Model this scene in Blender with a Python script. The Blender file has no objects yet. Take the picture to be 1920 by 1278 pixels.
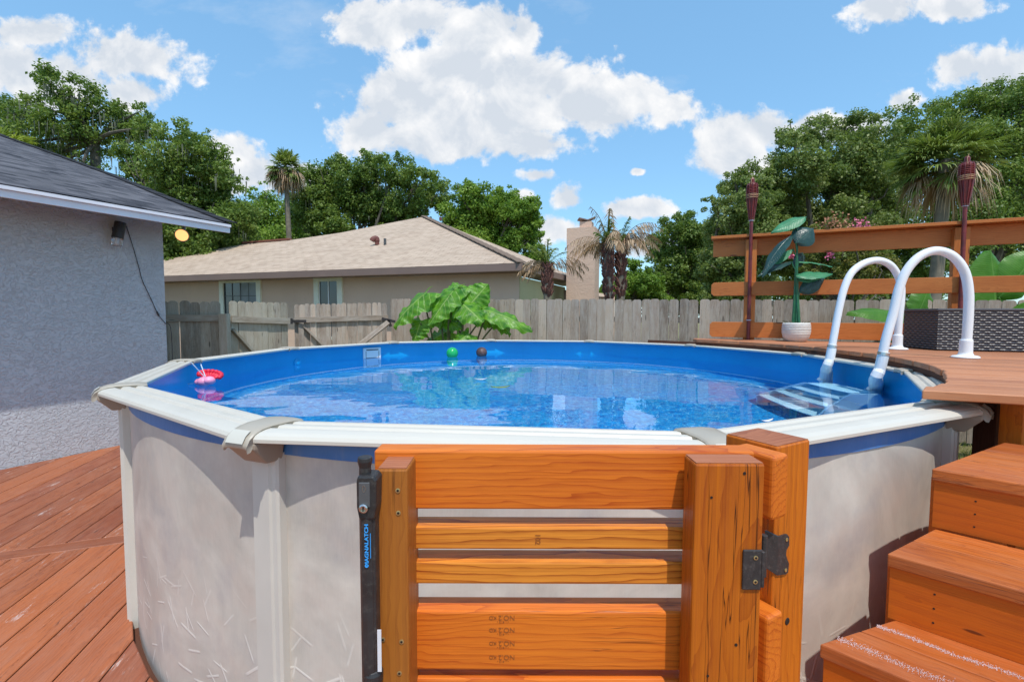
import bpy, bmesh, math, random
import numpy as np
from mathutils import Vector, Matrix, Euler, noise as mnoise

R = math.radians
sc = bpy.context.scene
col = sc.collection

# ------------------------------------------------------------ camera
F = 883.0                       # focal length in photo pixels (1920 wide)
PITCH = math.atan((639 - 589.6) / F)
ROLL = 0.00335
CAMZ = 1.69
cam_data = bpy.data.cameras.new('camera')
cam_data.sensor_width = 36
cam_data.lens = 36 * F / 1920
cam_data.clip_start = 0.02
cam_data.clip_end = 2000
cam = bpy.data.objects.new('camera', cam_data)
col.objects.link(cam)
cam.matrix_world = (Matrix.Translation((0, 0, CAMZ)) @ Matrix.Rotation(R(90) - PITCH, 4, 'X')
                    @ Matrix.Rotation(ROLL, 4, 'Z'))
sc.camera = cam

def ray(px, py):
    U, V = px - 960, py - 639
    u = U * math.cos(ROLL) + V * math.sin(ROLL)
    v = -U * math.sin(ROLL) + V * math.cos(ROLL)
    yc = -v / F
    return Vector((u / F, math.cos(PITCH) + yc * math.sin(PITCH), -math.sin(PITCH) + yc * math.cos(PITCH)))
def at_z(px, py, z):
    d = ray(px, py); return Vector((0, 0, CAMZ)) + d * ((z - CAMZ) / d.z)
def at_y(px, py, y):
    d = ray(px, py); return Vector((0, 0, CAMZ)) + d * (y / d.y)
def on_plane(px, py, p0, n):
    d = ray(px, py); c = Vector((0, 0, CAMZ)); n = Vector(n)
    return c + d * ((Vector(p0) - c).dot(n) / d.dot(n))

# ------------------------------------------------------------ sun and sky
SUN_EL, SUN_AZ = 64.0, 18.0     # azimuth: degrees to the right of straight behind the camera
sdir = Vector((math.cos(R(SUN_EL)) * math.sin(R(SUN_AZ)), -math.cos(R(SUN_EL)) * math.cos(R(SUN_AZ)), math.sin(R(SUN_EL))))
sun_l = bpy.data.lights.new('sun', 'SUN')
sun_l.energy = 2.85
sun_l.angle = R(0.53)
sun_l.color = (1.0, 0.955, 0.88)
sun = bpy.data.objects.new('sun', sun_l); col.objects.link(sun)
sun.rotation_euler = sdir.to_track_quat('Z', 'Y').to_euler()
try: sun_l.cycles.is_caustics_light = True
except Exception as ex: print('caustics light', ex)

sc.view_settings.view_transform = 'Standard'
sc.view_settings.look = 'None'
sc.view_settings.exposure = 0.36
sc.view_settings.gamma = 1.0
sc.cycles.use_denoising = True
sc.cycles.max_bounces = 9
sc.cycles.transparent_max_bounces = 12
sc.cycles.sample_clamp_indirect = 4.0

class NT:
    """tiny node-tree helper"""
    def __init__(s, tree): s.t = tree
    def n(s, typ, **kw):
        nd = s.t.nodes.new(typ)
        ins = kw.pop('ins', {})
        for k, v in kw.items(): setattr(nd, k, v)
        for k, v in ins.items(): s.put(nd.inputs[k], v)
        return nd
    def put(s, sock, v):
        if isinstance(v, bpy.types.NodeSocket): s.t.links.new(v, sock)
        elif isinstance(v, bpy.types.Node): s.t.links.new(v.outputs[0], sock)
        else: sock.default_value = v
    def math(s, op, a, b=0.0, c=None, clamp=False):
        nd = s.t.nodes.new('ShaderNodeMath'); nd.operation = op; nd.use_clamp = clamp
        s.put(nd.inputs[0], a); s.put(nd.inputs[1], b)
        if c is not None: s.put(nd.inputs[2], c)
        return nd.outputs[0]
    def vmath(s, op, a, b=(0, 0, 0)):
        nd = s.t.nodes.new('ShaderNodeVectorMath'); nd.operation = op
        s.put(nd.inputs[0], a); s.put(nd.inputs[1], b)
        return nd.outputs['Value'] if op in ('LENGTH', 'DISTANCE', 'DOT_PRODUCT') else nd.outputs[0]
    def rng(s, v, a, b, c=0.0, d=1.0, smooth=False):
        nd = s.t.nodes.new('ShaderNodeMapRange')
        if smooth: nd.interpolation_type = 'SMOOTHSTEP'
        for i, q in enumerate((v, a, b, c, d)): s.put(nd.inputs[i], q)
        return nd.outputs[0]
    def mix(s, f, a, b, mode='MIX'):
        nd = s.t.nodes.new('ShaderNodeMix'); nd.data_type = 'RGBA'; nd.blend_type = mode
        s.put(nd.inputs[0], f)
        for i, q in ((6, a), (7, b)):
            if isinstance(q, tuple) and len(q) == 3: q = (*q, 1)
            s.put(nd.inputs[i], q)
        return nd.outputs[2]
    def noise(s, vec, scale, detail=4, rough=.55, dist=0.0, out=0):
        nd = s.n('ShaderNodeTexNoise', ins={'Scale': scale, 'Detail': detail, 'Roughness': rough, 'Distortion': dist})
        s.put(nd.inputs['Vector'], vec)
        return nd.outputs[out]
    def map(s, vec, scale=(1, 1, 1), loc=(0, 0, 0), rot=(0, 0, 0)):
        nd = s.n('ShaderNodeMapping'); s.put(nd.inputs['Vector'], vec)
        s.put(nd.inputs['Scale'], scale); s.put(nd.inputs['Location'], loc); s.put(nd.inputs['Rotation'], rot)
        return nd.outputs[0]

world = bpy.data.worlds.new('World'); sc.world = world; world.use_nodes = True
wt = world.node_tree; wt.nodes.clear(); w = NT(wt)
sky = w.n('ShaderNodeTexSky', sky_type='NISHITA', sun_disc=False, sun_elevation=R(SUN_EL),
          sun_rotation=R(180 - SUN_AZ), air_density=1.0, dust_density=0.4, ozone_density=1.6)
skyc = w.mix(1.0, sky.outputs[0], (1.06, 1.27, 1.24), 'MULTIPLY')
skyc = w.n('ShaderNodeVectorMath', operation='SCALE', ins={0: skyc, 'Scale': 0.15}).outputs[0]
skyc = w.mix(0.5, skyc, (0.185, 0.415, 0.70))
gd = w.n('ShaderNodeTexCoord').outputs['Generated']
sx = w.n('ShaderNodeSeparateXYZ', ins={0: gd})
dy = w.math('MAXIMUM', w.math('ABSOLUTE', sx.outputs[1]), 0.12)
PX = w.math('DIVIDE', sx.outputs[0], dy); PZ = w.math('DIVIDE', sx.outputs[2], dy)
pv = w.n('ShaderNodeCombineXYZ', ins={0: PX, 1: PZ}).outputs[0]
BLOBS = [(690, 45, 85, 50), (790, 30, 120, 55), (900, 60, 110, 55), (985, 62, 38, 32), (860, 130, 130, 60), (1000, 150, 150, 60),
         (780, 190, 140, 60), (930, 215, 170, 60), (1090, 195, 130, 55), (1210, 180, 75, 40), (1265, 200, 55, 42), (690, 250, 80, 50),
         (850, 262, 140, 42), (980, 270, 110, 32),
         (40, 60, 90, 28), (245, 110, 110, 50), (110, 150, 120, 45), (20, 130, 70, 60), (240, 175, 70, 45), (60, 190, 60, 40),
         (440, 282, 55, 40), (480, 325, 80, 40), (570, 330, 50, 28), (420, 330, 60, 40),
         (1365, 255, 70, 52), (1440, 250, 70, 42), (1390, 300, 85, 42), (1530, 245, 80, 32), (1640, 235, 60, 26),
         (1810, 125, 75, 42), (1880, 140, 85, 55), (1650, 18, 75, 36), (1790, 12, 70, 28), (1692, 190, 38, 22),
         (1065, 372, 38, 30), (1010, 328, 40, 14), (1190, 390, 70, 20), (985, 375, 32, 20), (1040, 430, 70, 28), (1210, 465, 70, 26),
         (1196, 322, 14, 8)]
def blobfield(pvec):
    cur = None
    for (bx, by, rx, ry) in BLOBS:
        d = ray(bx, by)
        c = (d.x / d.y, d.z / d.y, 0)
        q = w.vmath('MULTIPLY', w.vmath('SUBTRACT', pvec, c), (F / rx / 1.12, F / ry / 1.12, 0))
        v = w.math('SUBTRACT', 1.0, w.vmath('LENGTH', q))
        cur = v if cur is None else w.math('SMOOTH_MAX', cur, v, 0.25)
    return cur
fb = w.noise(pv, 7.0, 10, .6, .3)
fb2 = w.noise(pv, 26.0, 6, .6)
fld = blobfield(pv)
amp = w.math('ADD', w.math('MULTIPLY', w.math('SUBTRACT', fb, .5), 2.3), w.math('MULTIPLY', w.math('SUBTRACT', fb2, .5), 1.15))
dens = w.math('ADD', fld, amp)
mask = w.rng(dens, 0.0, 0.42, 0, 1, True)
wisp = w.math('MULTIPLY', w.rng(w.noise(w.map(pv, (1, 2.2, 1), (3, 1, 0)), 2.2, 8, .62), .56, .8), .35)
mask = w.math('MAXIMUM', mask, wisp)
# the same field a little towards the sun: thick above = grey below
fbu = w.noise(w.vmath('ADD', pv, (0.012, 0.035, 0)), 7.0, 6, .55, .3)
shade = w.rng(w.math('ADD', w.math('MULTIPLY', w.math('SUBTRACT', fbu, fb), 2.6), w.math('MULTIPLY', fld, .42)), -0.25, .42, 0, 1)
cloudc = w.mix(shade, (0.98, 0.98, 0.985), (0.66, 0.72, 0.80))
cloudc = w.n('ShaderNodeVectorMath', operation='SCALE', ins={0: cloudc, 'Scale': 0.80}).outputs[0]
final = w.mix(mask, skyc, cloudc)
bg = w.n('ShaderNodeBackground', ins={'Color': final, 'Strength': 1.0})
wo = w.n('ShaderNodeOutputWorld'); wt.links.new(bg.outputs[0], wo.inputs[0])

# ------------------------------------------------------------ materials
def newmat(name):
    m = bpy.data.materials.new(name); m.use_nodes = True
    m.node_tree.nodes.clear(); t = NT(m.node_tree)
    b = t.n('ShaderNodeBsdfPrincipled'); o = t.n('ShaderNodeOutputMaterial')
    m.node_tree.links.new(b.outputs[0], o.inputs[0])
    return m, t, b, o
def bump(t, b, h, strength=.3, dist=.01):
    nd = t.n('ShaderNodeBump', ins={'Strength': strength, 'Distance': dist, 'Height': h})
    t.put(b.inputs['Normal'], nd.outputs[0])

def plain(name, c, rough=.5, metal=0.0, var=.12, scale=9, spec=.5, bmp=0.0, dirt=None):
    m, t, b, o = newmat(name)
    oc = t.n('ShaderNodeTexCoord').outputs['Object']
    n1 = t.noise(oc, scale, 5)
    cc = t.mix(t.rng(n1, .3, .7), tuple(x * (1 - var) for x in c), tuple(min(1, x * (1 + var)) for x in c))
    if dirt:
        cc = t.mix(t.rng(t.noise(oc, scale * 3.1, 6, .7), .52, .78, 0, .8), cc, dirt)
    t.put(b.inputs['Base Color'], cc)
    t.put(b.inputs['Roughness'], t.rng(t.noise(oc, scale * 2, 3), .3, .7, rough * .85, min(1, rough * 1.15)))
    b.inputs['Metallic'].default_value = metal
    b.inputs['Specular IOR Level'].default_value = spec
    if bmp: bump(t, b, t.noise(oc, scale * 12, 4), bmp, .004)
    return m

def wood(name, light, dark, red=None, rough=.5, ring=26, knots=.10, weather=0.0, wcol=(.35, .33, .3), crack=.0, spec=.4, scuff=0.0, vary=.25, rc=.42, warpa=.09, rpow=3.5):
    m, t, b, o = newmat(name)
    g = t.n('ShaderNodeAttribute', attribute_name='g').outputs['Vector']
    tint = t.n('ShaderNodeAttribute', attribute_name='tint').outputs['Fac']
    off = t.n('ShaderNodeCombineXYZ', ins={0: t.math('MULTIPLY', tint, 31.0), 1: t.math('MULTIPLY', t.math('SUBTRACT', t.math('FRACT', t.math('MULTIPLY', tint, 7.3)), .5), .26),
                                           2: t.math('ADD', .03, t.math('MULTIPLY', t.math('FRACT', t.math('MULTIPLY', tint, 13.7)), .1))}).outputs[0]
    p = t.vmath('ADD', g, off)
    pw = t.map(p, (.16, 1, 1))
    warp = t.noise(t.map(p, (.32, 1, 1)), 6.5, 4, .55, .6, 1)
    pw2 = t.vmath('ADD', pw, t.vmath('MULTIPLY', t.vmath('SUBTRACT', warp, (.5, .5, .5)), (0, warpa, warpa)))
    wv = t.n('ShaderNodeTexWave', wave_type='RINGS', rings_direction='X', wave_profile='SAW',
             ins={'Scale': ring, 'Distortion': 1.6, 'Detail': 5, 'Detail Scale': 2.2, 'Vector': pw2})
    rings = t.math('POWER', t.rng(wv.outputs['Fac'], .0, 1.0), rpow)
    fibre = t.noise(t.map(p, (1.1, 210, 210), (2, 5, 1)), 2.0, 3, .6)
    blot = t.noise(t.map(p, (3.0, 5, 5), (4, 4, 4)), 1.2, 5, .6)
    st = t.noise(t.map(p, (2.2, 90, 90)), 3.2, 5, .65)
    broad = t.noise(t.map(p, (1.4, 9, 9)), 1.0, 4, .6)
    f = t.math('ADD', t.math('MULTIPLY', rings, rc), t.math('ADD', t.math('MULTIPLY', t.rng(st, .3, .72), .44), t.math('ADD', t.math('MULTIPLY', t.rng(broad, .3, .75), .26), t.math('MULTIPLY', t.rng(fibre, .35, .65, -.08, .10), 1.0))), clamp=True)
    c = t.mix(f, light, dark)
    if red: c = t.mix(t.rng(t.math('FRACT', t.math('MULTIPLY', tint, 3.7)), .0, 1.0, 0, .85), c, t.mix(f, red, tuple(x * .5 for x in red)))
    # every board a little lighter or darker
    c = t.mix(t.rng(t.math('FRACT', t.math('MULTIPLY', tint, 5.1)), 0, 1, .0, vary), c, tuple(x * .5 for x in dark))
    c = t.mix(t.rng(t.math('FRACT', t.math('MULTIPLY', tint, 9.3)), .5, 1, .0, vary), c, tuple(min(.9, x * 1.25) for x in light))
    c = t.mix(t.rng(blot, .40, .70, 0, .16), c, (min(.95, light[0] * 1.05), light[1] * 1.3, light[2] * 1.7))
    # knots
    vo = t.n('ShaderNodeTexVoronoi', ins={'Vector': t.map(p, (1.9, 9, 9)), 'Scale': 1.0, 'Randomness': 1.0})
    kn = t.rng(vo.outputs['Distance'], knots * .45, knots, 1, 0, True)
    c = t.mix(t.math('MULTIPLY', kn, .8), c, tuple(x * .22 for x in dark))
    hgt = t.math('SUBTRACT', t.math('MULTIPLY', st, .5), t.math('MULTIPLY', kn, .5))
    if crack:
        cr = t.noise(t.map(p, (1.1, 38, 38), (5, 2, 1)), 1.6, 3, .5)
        ck = t.rng(t.math('ABSOLUTE', t.math('SUBTRACT', cr, .5)), 0.0, .012, 1, 0)
        ck = t.math('MULTIPLY', ck, t.rng(t.noise(t.map(p, (1.2, 7, 7), (1, 7, 3)), 1.5, 2), .52, .6))
        ck = t.math('MULTIPLY', ck, crack)
        c = t.mix(ck, c, tuple(x * .12 for x in dark)); hgt = t.math('SUBTRACT', hgt, ck)
    if weather:
        wn = t.noise(t.map(p, (2.5, 14, 14), (9, 3, 1)), 1.3, 6, .7)
        c = t.mix(t.rng(wn, .42, .72, 0, weather), c, wcol)
    if scuff:
        sn = t.noise(t.map(p, (5, 26, 26), (2, 8, 1)), 1.0, 8, .8)
        gate = t.rng(t.noise(p, 2.1, 2), .52, .66)
        c = t.mix(t.math('MULTIPLY', t.math('MULTIPLY', t.rng(sn, .56, .66), gate), scuff), c, (.72, .62, .58))
    t.put(b.inputs['Base Color'], c)
    t.put(b.inputs['Roughness'], t.rng(st, .3, .7, rough - .1, rough + .12))
    b.inputs['Specular IOR Level'].default_value = spec
    bump(t, b, hgt, .35, .0025)
    return m

M = {}
M['gate_wood'] = wood('gate_wood', (.82, .215, .018), (.38, .045, .003), rough=.42, knots=.07, ring=30, rc=.50, vary=.10, warpa=.075, crack=.5, rpow=4.5)
M['slat_wood'] = wood('slat_wood', (.88, .31, .035), (.30, .045, .003), rough=.42, knots=.05, ring=34, rc=.78, vary=.05, warpa=.045)
M['post_wood'] = wood('post_wood', (.70, .185, .010), (.32, .055, .003), rough=.42, crack=1.0, knots=.07, ring=20)
M['post_wood_dull'] = wood('post_wood_dull', (.46, .155, .020), (.235, .060, .008), rough=.5, crack=.5, knots=.06)
M['end_grain'] = wood('end_grain', (.58, .21, .09), (.22, .05, .02), rough=.5, ring=60, knots=.0, crack=1.0)
M['deck_low'] = wood('deck_low', (.54, .165, .055), (.17, .040, .015), red=(.30, .085, .048), rough=.5, knots=.07, weather=.35, wcol=(.40, .20, .14), scuff=.8, crack=.9, vary=.38)
M['deck_high'] = wood('deck_high', (.62, .250, .105), (.32, .098, .040), red=(.48, .17, .075), rough=.6, knots=.06, weather=.3, wcol=(.60, .33, .20), crack=.4, vary=.4)
M['stair_tread'] = wood('stair_tread', (.72, .195, .034), (.28, .048, .007), red=(.44, .085, .016), rough=.45, knots=.06, weather=.25, wcol=(.58, .27, .15), crack=.8)
M['stair_riser'] = wood('stair_riser', (.68, .145, .005), (.38, .060, .003), rough=.55, ring=14, knots=.05, rc=.3)
M['rail_wood'] = wood('rail_wood', (.68, .215, .045), (.38, .090, .014), rough=.5, knots=.12)
M['fence_wood'] = wood('fence_wood', (.56, .44, .34), (.13, .095, .07), red=(.56, .43, .34), rough=.85, ring=22, knots=.12, weather=.65, wcol=(.53, .48, .41), crack=1.0, spec=.15, vary=.5)
M['fence_wood_green'] = wood('fence_wood_green', (.47, .41, .31), (.18, .145, .10), red=(.42, .34, .26), rough=.85, ring=18, knots=.12, weather=.5, wcol=(.58, .56, .46), crack=.8, spec=.15, vary=.5)
M['dark_wood'] = wood('dark_wood', (.14, .055, .03), (.06, .02, .012), rough=.8)
M['rim'] = plain('rim', (.62, .575, .50), .38, var=.025, scale=3)
M['cap'] = plain('cap', (.42, .37, .30), .42, var=.05, scale=6)
M['cap_light'] = plain('cap_light', (.58, .55, .48), .42, var=.03, scale=6)
M['bracket'] = plain('bracket', (.34, .275, .215), .5, var=.08, scale=6)
M['upright'] = plain('upright', (.62, .59, .53), .42, var=.04, scale=5)
M['white_plastic'] = plain('white_plastic', (.83, .83, .84), .35, var=.02, scale=5)
M['grit'] = plain('grit', (.70, .52, .50), .9, var=.3, scale=300)
M['black_plastic'] = plain('black_plastic', (.028, .026, .027), .45, var=.2, scale=30, dirt=(.10, .09, .08))
M['black_metal'] = plain('black_metal', (.035, .030, .030), .55, var=.2, scale=60, dirt=(.12, .10, .09))
M['panel_grey'] = plain('panel_grey', (.085, .085, .088), .4, var=.1, scale=20)
M['steel'] = plain('steel', (.6, .6, .6), .25, metal=1.0, var=.1, scale=40)
M['screw'] = plain('screw', (.55, .42, .20), .35, metal=.7, var=.15, scale=200)
M['hole'] = plain('hole', (.02, .01, .006), .9)
M['ink'] = plain('ink', (.34, .095, .014), .8)
M['blue_print'] = plain('blue_print', (.04, .38, .95), .5)
M['paper'] = plain('paper', (.72, .70, .72), .7)
M['terracotta'] = plain('terracotta', (.16, .05, .04), .7)
M['fascia'] = plain('fascia', (.78, .76, .80), .5, var=.05, scale=2)
M['brown_fascia'] = plain('brown_fascia', (.22, .15, .125), .6, var=.08, scale=2)
M['ridge_cap'] = plain('ridge_cap', (.20, .075, .05), .8)
M['window_trim'] = plain('window_trim', (.86, .87, .74), .7, var=.05)
M['soffit_dark'] = plain('soffit_dark', (.25, .24, .25), .8)
M['pot'] = plain('pot', (.66, .63, .58), .55, var=.06, scale=14)
M['trunk'] = plain('trunk', (.12, .10, .078), .9, var=.4, scale=5, bmp=.8)
M['palm_trunk'] = plain('palm_trunk', (.21, .175, .13), .9, var=.3, scale=6, bmp=.8)
M['palm_boot'] = plain('palm_boot', (.15, .065, .05), .9, var=.5, scale=8, bmp=.8)
M['cable'] = plain('cable', (.03, .03, .035), .6)
M['torch_bamboo'] = plain('torch_bamboo', (.17, .022, .022), .38, var=.35, scale=12)
M['torch_bind'] = plain('torch_bind', (.42, .24, .13), .7, var=.3, scale=30)
M['zip_tie'] = plain('zip_tie', (.45, .47, .55), .4)
M['moss'] = plain('moss', (.13, .14, .095), .95, var=.3, scale=2)
M['pink'] = plain('pink', (.90, .36, .52), .35, var=.05)
M['red_foam'] = plain('red_foam', (.72, .015, .05), .5, var=.1)
M['string'] = plain('string', (.62, .76, .85), .5)
M['dark_ball'] = plain('dark_ball', (.09, .05, .045), .5, var=.7, scale=9)
M['flower'] = plain('flower', (.75, .18, .30), .7)
M['flower_rust'] = plain('flower_rust', (.42, .19, .10), .7)

# green translucent ball
m, t, b, o = newmat('green_ball'); b.inputs['Base Color'].default_value = (.02, .62, .16, 1); b.inputs['Roughness'].default_value = .2
b.inputs['Transmission Weight'].default_value = .35; M['green_ball'] = m
# clear plastic
m, t, b, o = newmat('clear_plastic'); b.inputs['Base Color'].default_value = (.9, .93, .95, 1); b.inputs['Roughness'].default_value = .08
b.inputs['Transmission Weight'].default_value = .85; M['clear_plastic'] = m
# lit lamp
m, t, b, o = newmat('lit_lamp'); b.inputs['Base Color'].default_value = (.9, .6, .3, 1)
b.inputs['Emission Color'].default_value = (1, .50, .17, 1); b.inputs['Emission Strength'].default_value = 1.1; M['lit_lamp'] = m
# window glass: dark pane with reflections
def glass_dark(name, c):
    m, t, b, o = newmat(name); t.put(b.inputs['Base Color'], (*c, 1)); b.inputs['Roughness'].default_value = .06
    b.inputs['Specular IOR Level'].default_value = .8; return m
M['glass'] = glass_dark('glass', (.045, .06, .075)); M['curtain'] = plain('curtain', (.25, .28, .30), .6, var=.2, scale=3)

# pool liner inside: plain blue above, mosaic print below
m, t, b, o = newmat('liner_blue')
oc = t.n('ShaderNodeTexCoord').outputs['Object']
c = t.mix(t.rng(t.noise(oc, 1.3, 4), .3, .7), (.003, .29, .62), (.006, .38, .76))
t.put(b.inputs['Base Color'], c); b.inputs['Roughness'].default_value = .35
bump(t, b, t.noise(t.map(oc, (1, 1, .25)), 7, 4), .25, .01)
M['liner_blue'] = m
m, t, b, o = newmat('liner_outside')
oc = t.n('ShaderNodeTexCoord').outputs['Object']
c = t.mix(t.rng(t.noise(oc, 3, 4), .3, .7), (.035, .155, .43), (.09, .235, .54))
c = t.mix(t.rng(t.noise(t.map(oc, (6, 6, 1)), 3, 6, .7), .55, .75, 0, .5), c, (.20, .28, .42))
t.put(b.inputs['Base Color'], c); b.inputs['Roughness'].default_value = .45
bump(t, b, t.noise(t.map(oc, (1, 1, .3)), 14, 4), .4, .01)
M['liner_outside'] = m
m, t, b, o = newmat('liner_mosaic')
oc = t.n('ShaderNodeTexCoord').outputs['Object']
v1 = t.n('ShaderNodeTexVoronoi', ins={'Vector': oc, 'Scale': 26.0})
n1 = t.noise(oc, 18, 6, .7, .6); n2 = t.noise(oc, 2.2, 4)
c = t.mix(t.rng(n1, .32, .66), (.002, .11, .44), (.008, .42, .86))
c = t.mix(t.rng(t.noise(oc, 32, 4, .75, .8), .54, .66, 0, .75), c, (.34, .74, .88))
c = t.mix(t.rng(n2, .45, .7, 0, .35), c, (.01, .30, .48))
t.put(b.inputs['Base Color'], c); b.inputs['Roughness'].default_value = .5
M['liner_mosaic'] = m
M['liner_line'] = plain('liner_line', (.85, .90, .93), .5, var=.1, scale=4)

# pool wall: printed beige steel with strokes near the bottom
m, t, b, o = newmat('pool_wall')
uv = t.n('ShaderNodeUVMap', uv_map='UVMap').outputs[0]
n1 = t.noise(uv, 2.2, 6, .6, .6); n2 = t.noise(t.map(uv, (1, 1, 1), (7, 3, 0)), 5.5, 6, .65, .4)
c = t.mix(t.rng(n1, .32, .68), (.44, .405, .355), (.77, .71, .62))
c = t.mix(t.rng(n2, .42, .72, 0, .45), c, (.60, .475, .40))
c = t.mix(t.rng(t.noise(t.map(uv, (1, 1, 1), (1, 9, 0)), 3.3, 6, .6), .5, .75, 0, .6), c, (.36, .35, .37))
fine = t.noise(t.map(uv, (140, 16, 1)), 1.0, 3, .6)
c = t.mix(t.rng(fine, .35, .65, 0, .14), c, (.70, .66, .60))
sep = t.n('ShaderNodeSeparateXYZ', ins={0: uv})
tot = None
for k, (s_, a0) in enumerate(((7.5, 0.0), (6.3, 1.7), (9.0, 3.1))):
    q = t.map(uv, (s_, s_, 1), (k * 3.3, k * 1.7, 0))
    vo = t.n('ShaderNodeTexVoronoi', voronoi_dimensions='2D', ins={'Vector': q, 'Scale': 1.0, 'Randomness': .8})
    cs = t.n('ShaderNodeSeparateColor', ins={0: vo.outputs['Color']})
    loc = t.vmath('SUBTRACT', q, vo.outputs['Position'])
    vr = t.n('ShaderNodeVectorRotate', rotation_type='Z_AXIS', ins={0: loc, 'Angle': t.math('MULTIPLY', cs.outputs[0], 3.1)})
    ls = t.n('ShaderNodeSeparateXYZ', ins={0: vr})
    s1 = t.rng(t.math('ABSOLUTE', ls.outputs[1]), .018, .045, 1, 0)
    s2 = t.rng(t.math('ABSOLUTE', ls.outputs[0]), .30, .42, 1, 0)
    on = t.math('GREATER_THAN', cs.outputs[1], .45)
    st_ = t.math('MULTIPLY', t.math('MULTIPLY', s1, s2), on)
    tot = st_ if tot is None else t.math('MAXIMUM', tot, st_)
low = t.rng(t.math('ADD', sep.outputs[1], t.math('MULTIPLY', t.noise(uv, 1.5, 2), .25)), .60, .85, 1, 0)
st_ = t.math('MULTIPLY', tot, low)
c = t.mix(t.math('MULTIPLY', st_, .45), c, (.92, .88, .81))
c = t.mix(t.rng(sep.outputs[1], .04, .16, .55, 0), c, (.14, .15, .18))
t.put(b.inputs['Base Color'], c); b.inputs['Roughness'].default_value = .5
bump(t, b, t.math('ADD', t.math('MULTIPLY', fine, .35), st_), .35, .003)
M['pool_wall'] = m

# stucco
def stucco(name, c1, c2, s, strength):
    m, t, b, o = newmat(name)
    oc = t.n('ShaderNodeTexCoord').outputs['Object']
    n = t.noise(t.map(oc, (1, 1, 1.4)), s, 4, .5, 1.4)
    h = t.rng(n, .46, .56, 0, 1, True)
    cc_ = t.mix(t.rng(t.noise(oc, .8, 4), .3, .7), c1, c2)
    t.put(b.inputs['Base Color'], t.mix(t.rng(t.noise(t.map(oc, (1.5, 1.5, .35)), 1.3, 6, .7), .55, .8, 0, .22), cc_, tuple(x * .62 for x in c1)))
    b.inputs['Roughness'].default_value = .85
    bump(t, b, t.math('ADD', h, t.math('MULTIPLY', t.noise(oc, s * 5, 3), .3)), strength, .012)
    return m
M['stucco'] = stucco('stucco', (.50, .525, .56), (.57, .59, .62), 20, .68)
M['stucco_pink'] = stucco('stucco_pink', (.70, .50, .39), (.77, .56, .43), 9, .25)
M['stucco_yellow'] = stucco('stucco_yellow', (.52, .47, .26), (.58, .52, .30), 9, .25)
M['stucco_shaded'] = stucco('stucco_shaded', (.36, .28, .245), (.42, .325, .28), 9, .2)  # darker wall stucco, shade of the bump-out included in the colour
M['chimney'] = stucco('chimney', (.60, .41, .31), (.67, .47, .36), 9, .3)

# shingles: uv u = along eave (m), v = up slope (m)
def shingle(name, c1, c2, c3, row=.14, gap=(.02, .02, .02)):
    m, t, b, o = newmat(name)
    uv = t.n('ShaderNodeUVMap', uv_map='UVMap').outputs[0]
    br = t.n('ShaderNodeTexBrick', offset=.5, ins={'Vector': uv, 'Color1': (*c1, 1), 'Color2': (*c2, 1), 'Mortar': (*gap, 1), 'Scale': 1.0,
             'Mortar Size': .006, 'Mortar Smooth': .3, 'Bias': 0.0, 'Brick Width': .31, 'Row Height': row})
    br2 = t.n('ShaderNodeTexBrick', offset=.37, ins={'Vector': t.map(uv, loc=(.11, 0, 0)), 'Color1': (0, 0, 0, 1), 'Color2': (1, 1, 1, 1), 'Mortar': (0, 0, 0, 1), 'Scale': 1.0,
             'Mortar Size': .0, 'Bias': -.1, 'Brick Width': .19, 'Row Height': row})
    c = t.mix(t.math('MULTIPLY', br2.outputs['Color'], .55), br.outputs['Color'], c3)
    c = t.mix(t.rng(t.noise(uv, .7, 5), .35, .7, 0, .3), c, tuple(x * .6 for x in c1))
    v = t.n('ShaderNodeSeparateXYZ', ins={0: uv}).outputs[1]
    saw = t.math('FRACT', t.math('DIVIDE', v, row))
    t.put(b.inputs['Base Color'], c); b.inputs['Roughness'].default_value = .9
    b.inputs['Specular IOR Level'].default_value = .2
    bump(t, b, t.math('ADD', t.math('SUBTRACT', 1.0, saw), t.math('MULTIPLY', t.noise(uv, 60, 3), .3)), 1.0, .02)
    return m
M['shingle_dark'] = shingle('shingle_dark', (.075, .073, .085), (.022, .022, .028), (.27, .26, .28), .15, (.006, .006, .008))
M['shingle_tan'] = shingle('shingle_tan', (.56, .43, .325), (.44, .325, .24), (.62, .485, .375), .16, (.12, .08, .06))

# wicker
m, t, b, o = newmat('wicker')
uv = t.n('ShaderNodeUVMap', uv_map='UVMap').outputs[0]
sp = t.n('ShaderNodeSeparateXYZ', ins={0: uv})
ux = t.math('MULTIPLY', sp.outputs[0], 14.0); vy = t.math('MULTIPLY', sp.outputs[1], 48.0)
row = t.math('FLOOR', vy); odd = t.math('MODULO', row, 2.0)
wx = t.math('SINE', t.math('MULTIPLY', t.math('ADD', ux, t.math('MULTIPLY', odd, .5)), 6.283))
wy = t.math('SINE', t.math('MULTIPLY', t.math('FRACT', vy), 3.1416))
h = t.math('ADD', t.math('MULTIPLY', wx, .5), wy)
c = t.mix(t.rng(h, -.2, 1.1), (.010, .010, .013), (.060, .058, .070))
t.put(b.inputs['Base Color'], c); b.inputs['Roughness'].default_value = .35
bump(t, b, h, .9, .008); M['wicker'] = m
M['tub_lip'] = plain('tub_lip', (.075, .072, .080), .5)

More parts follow.
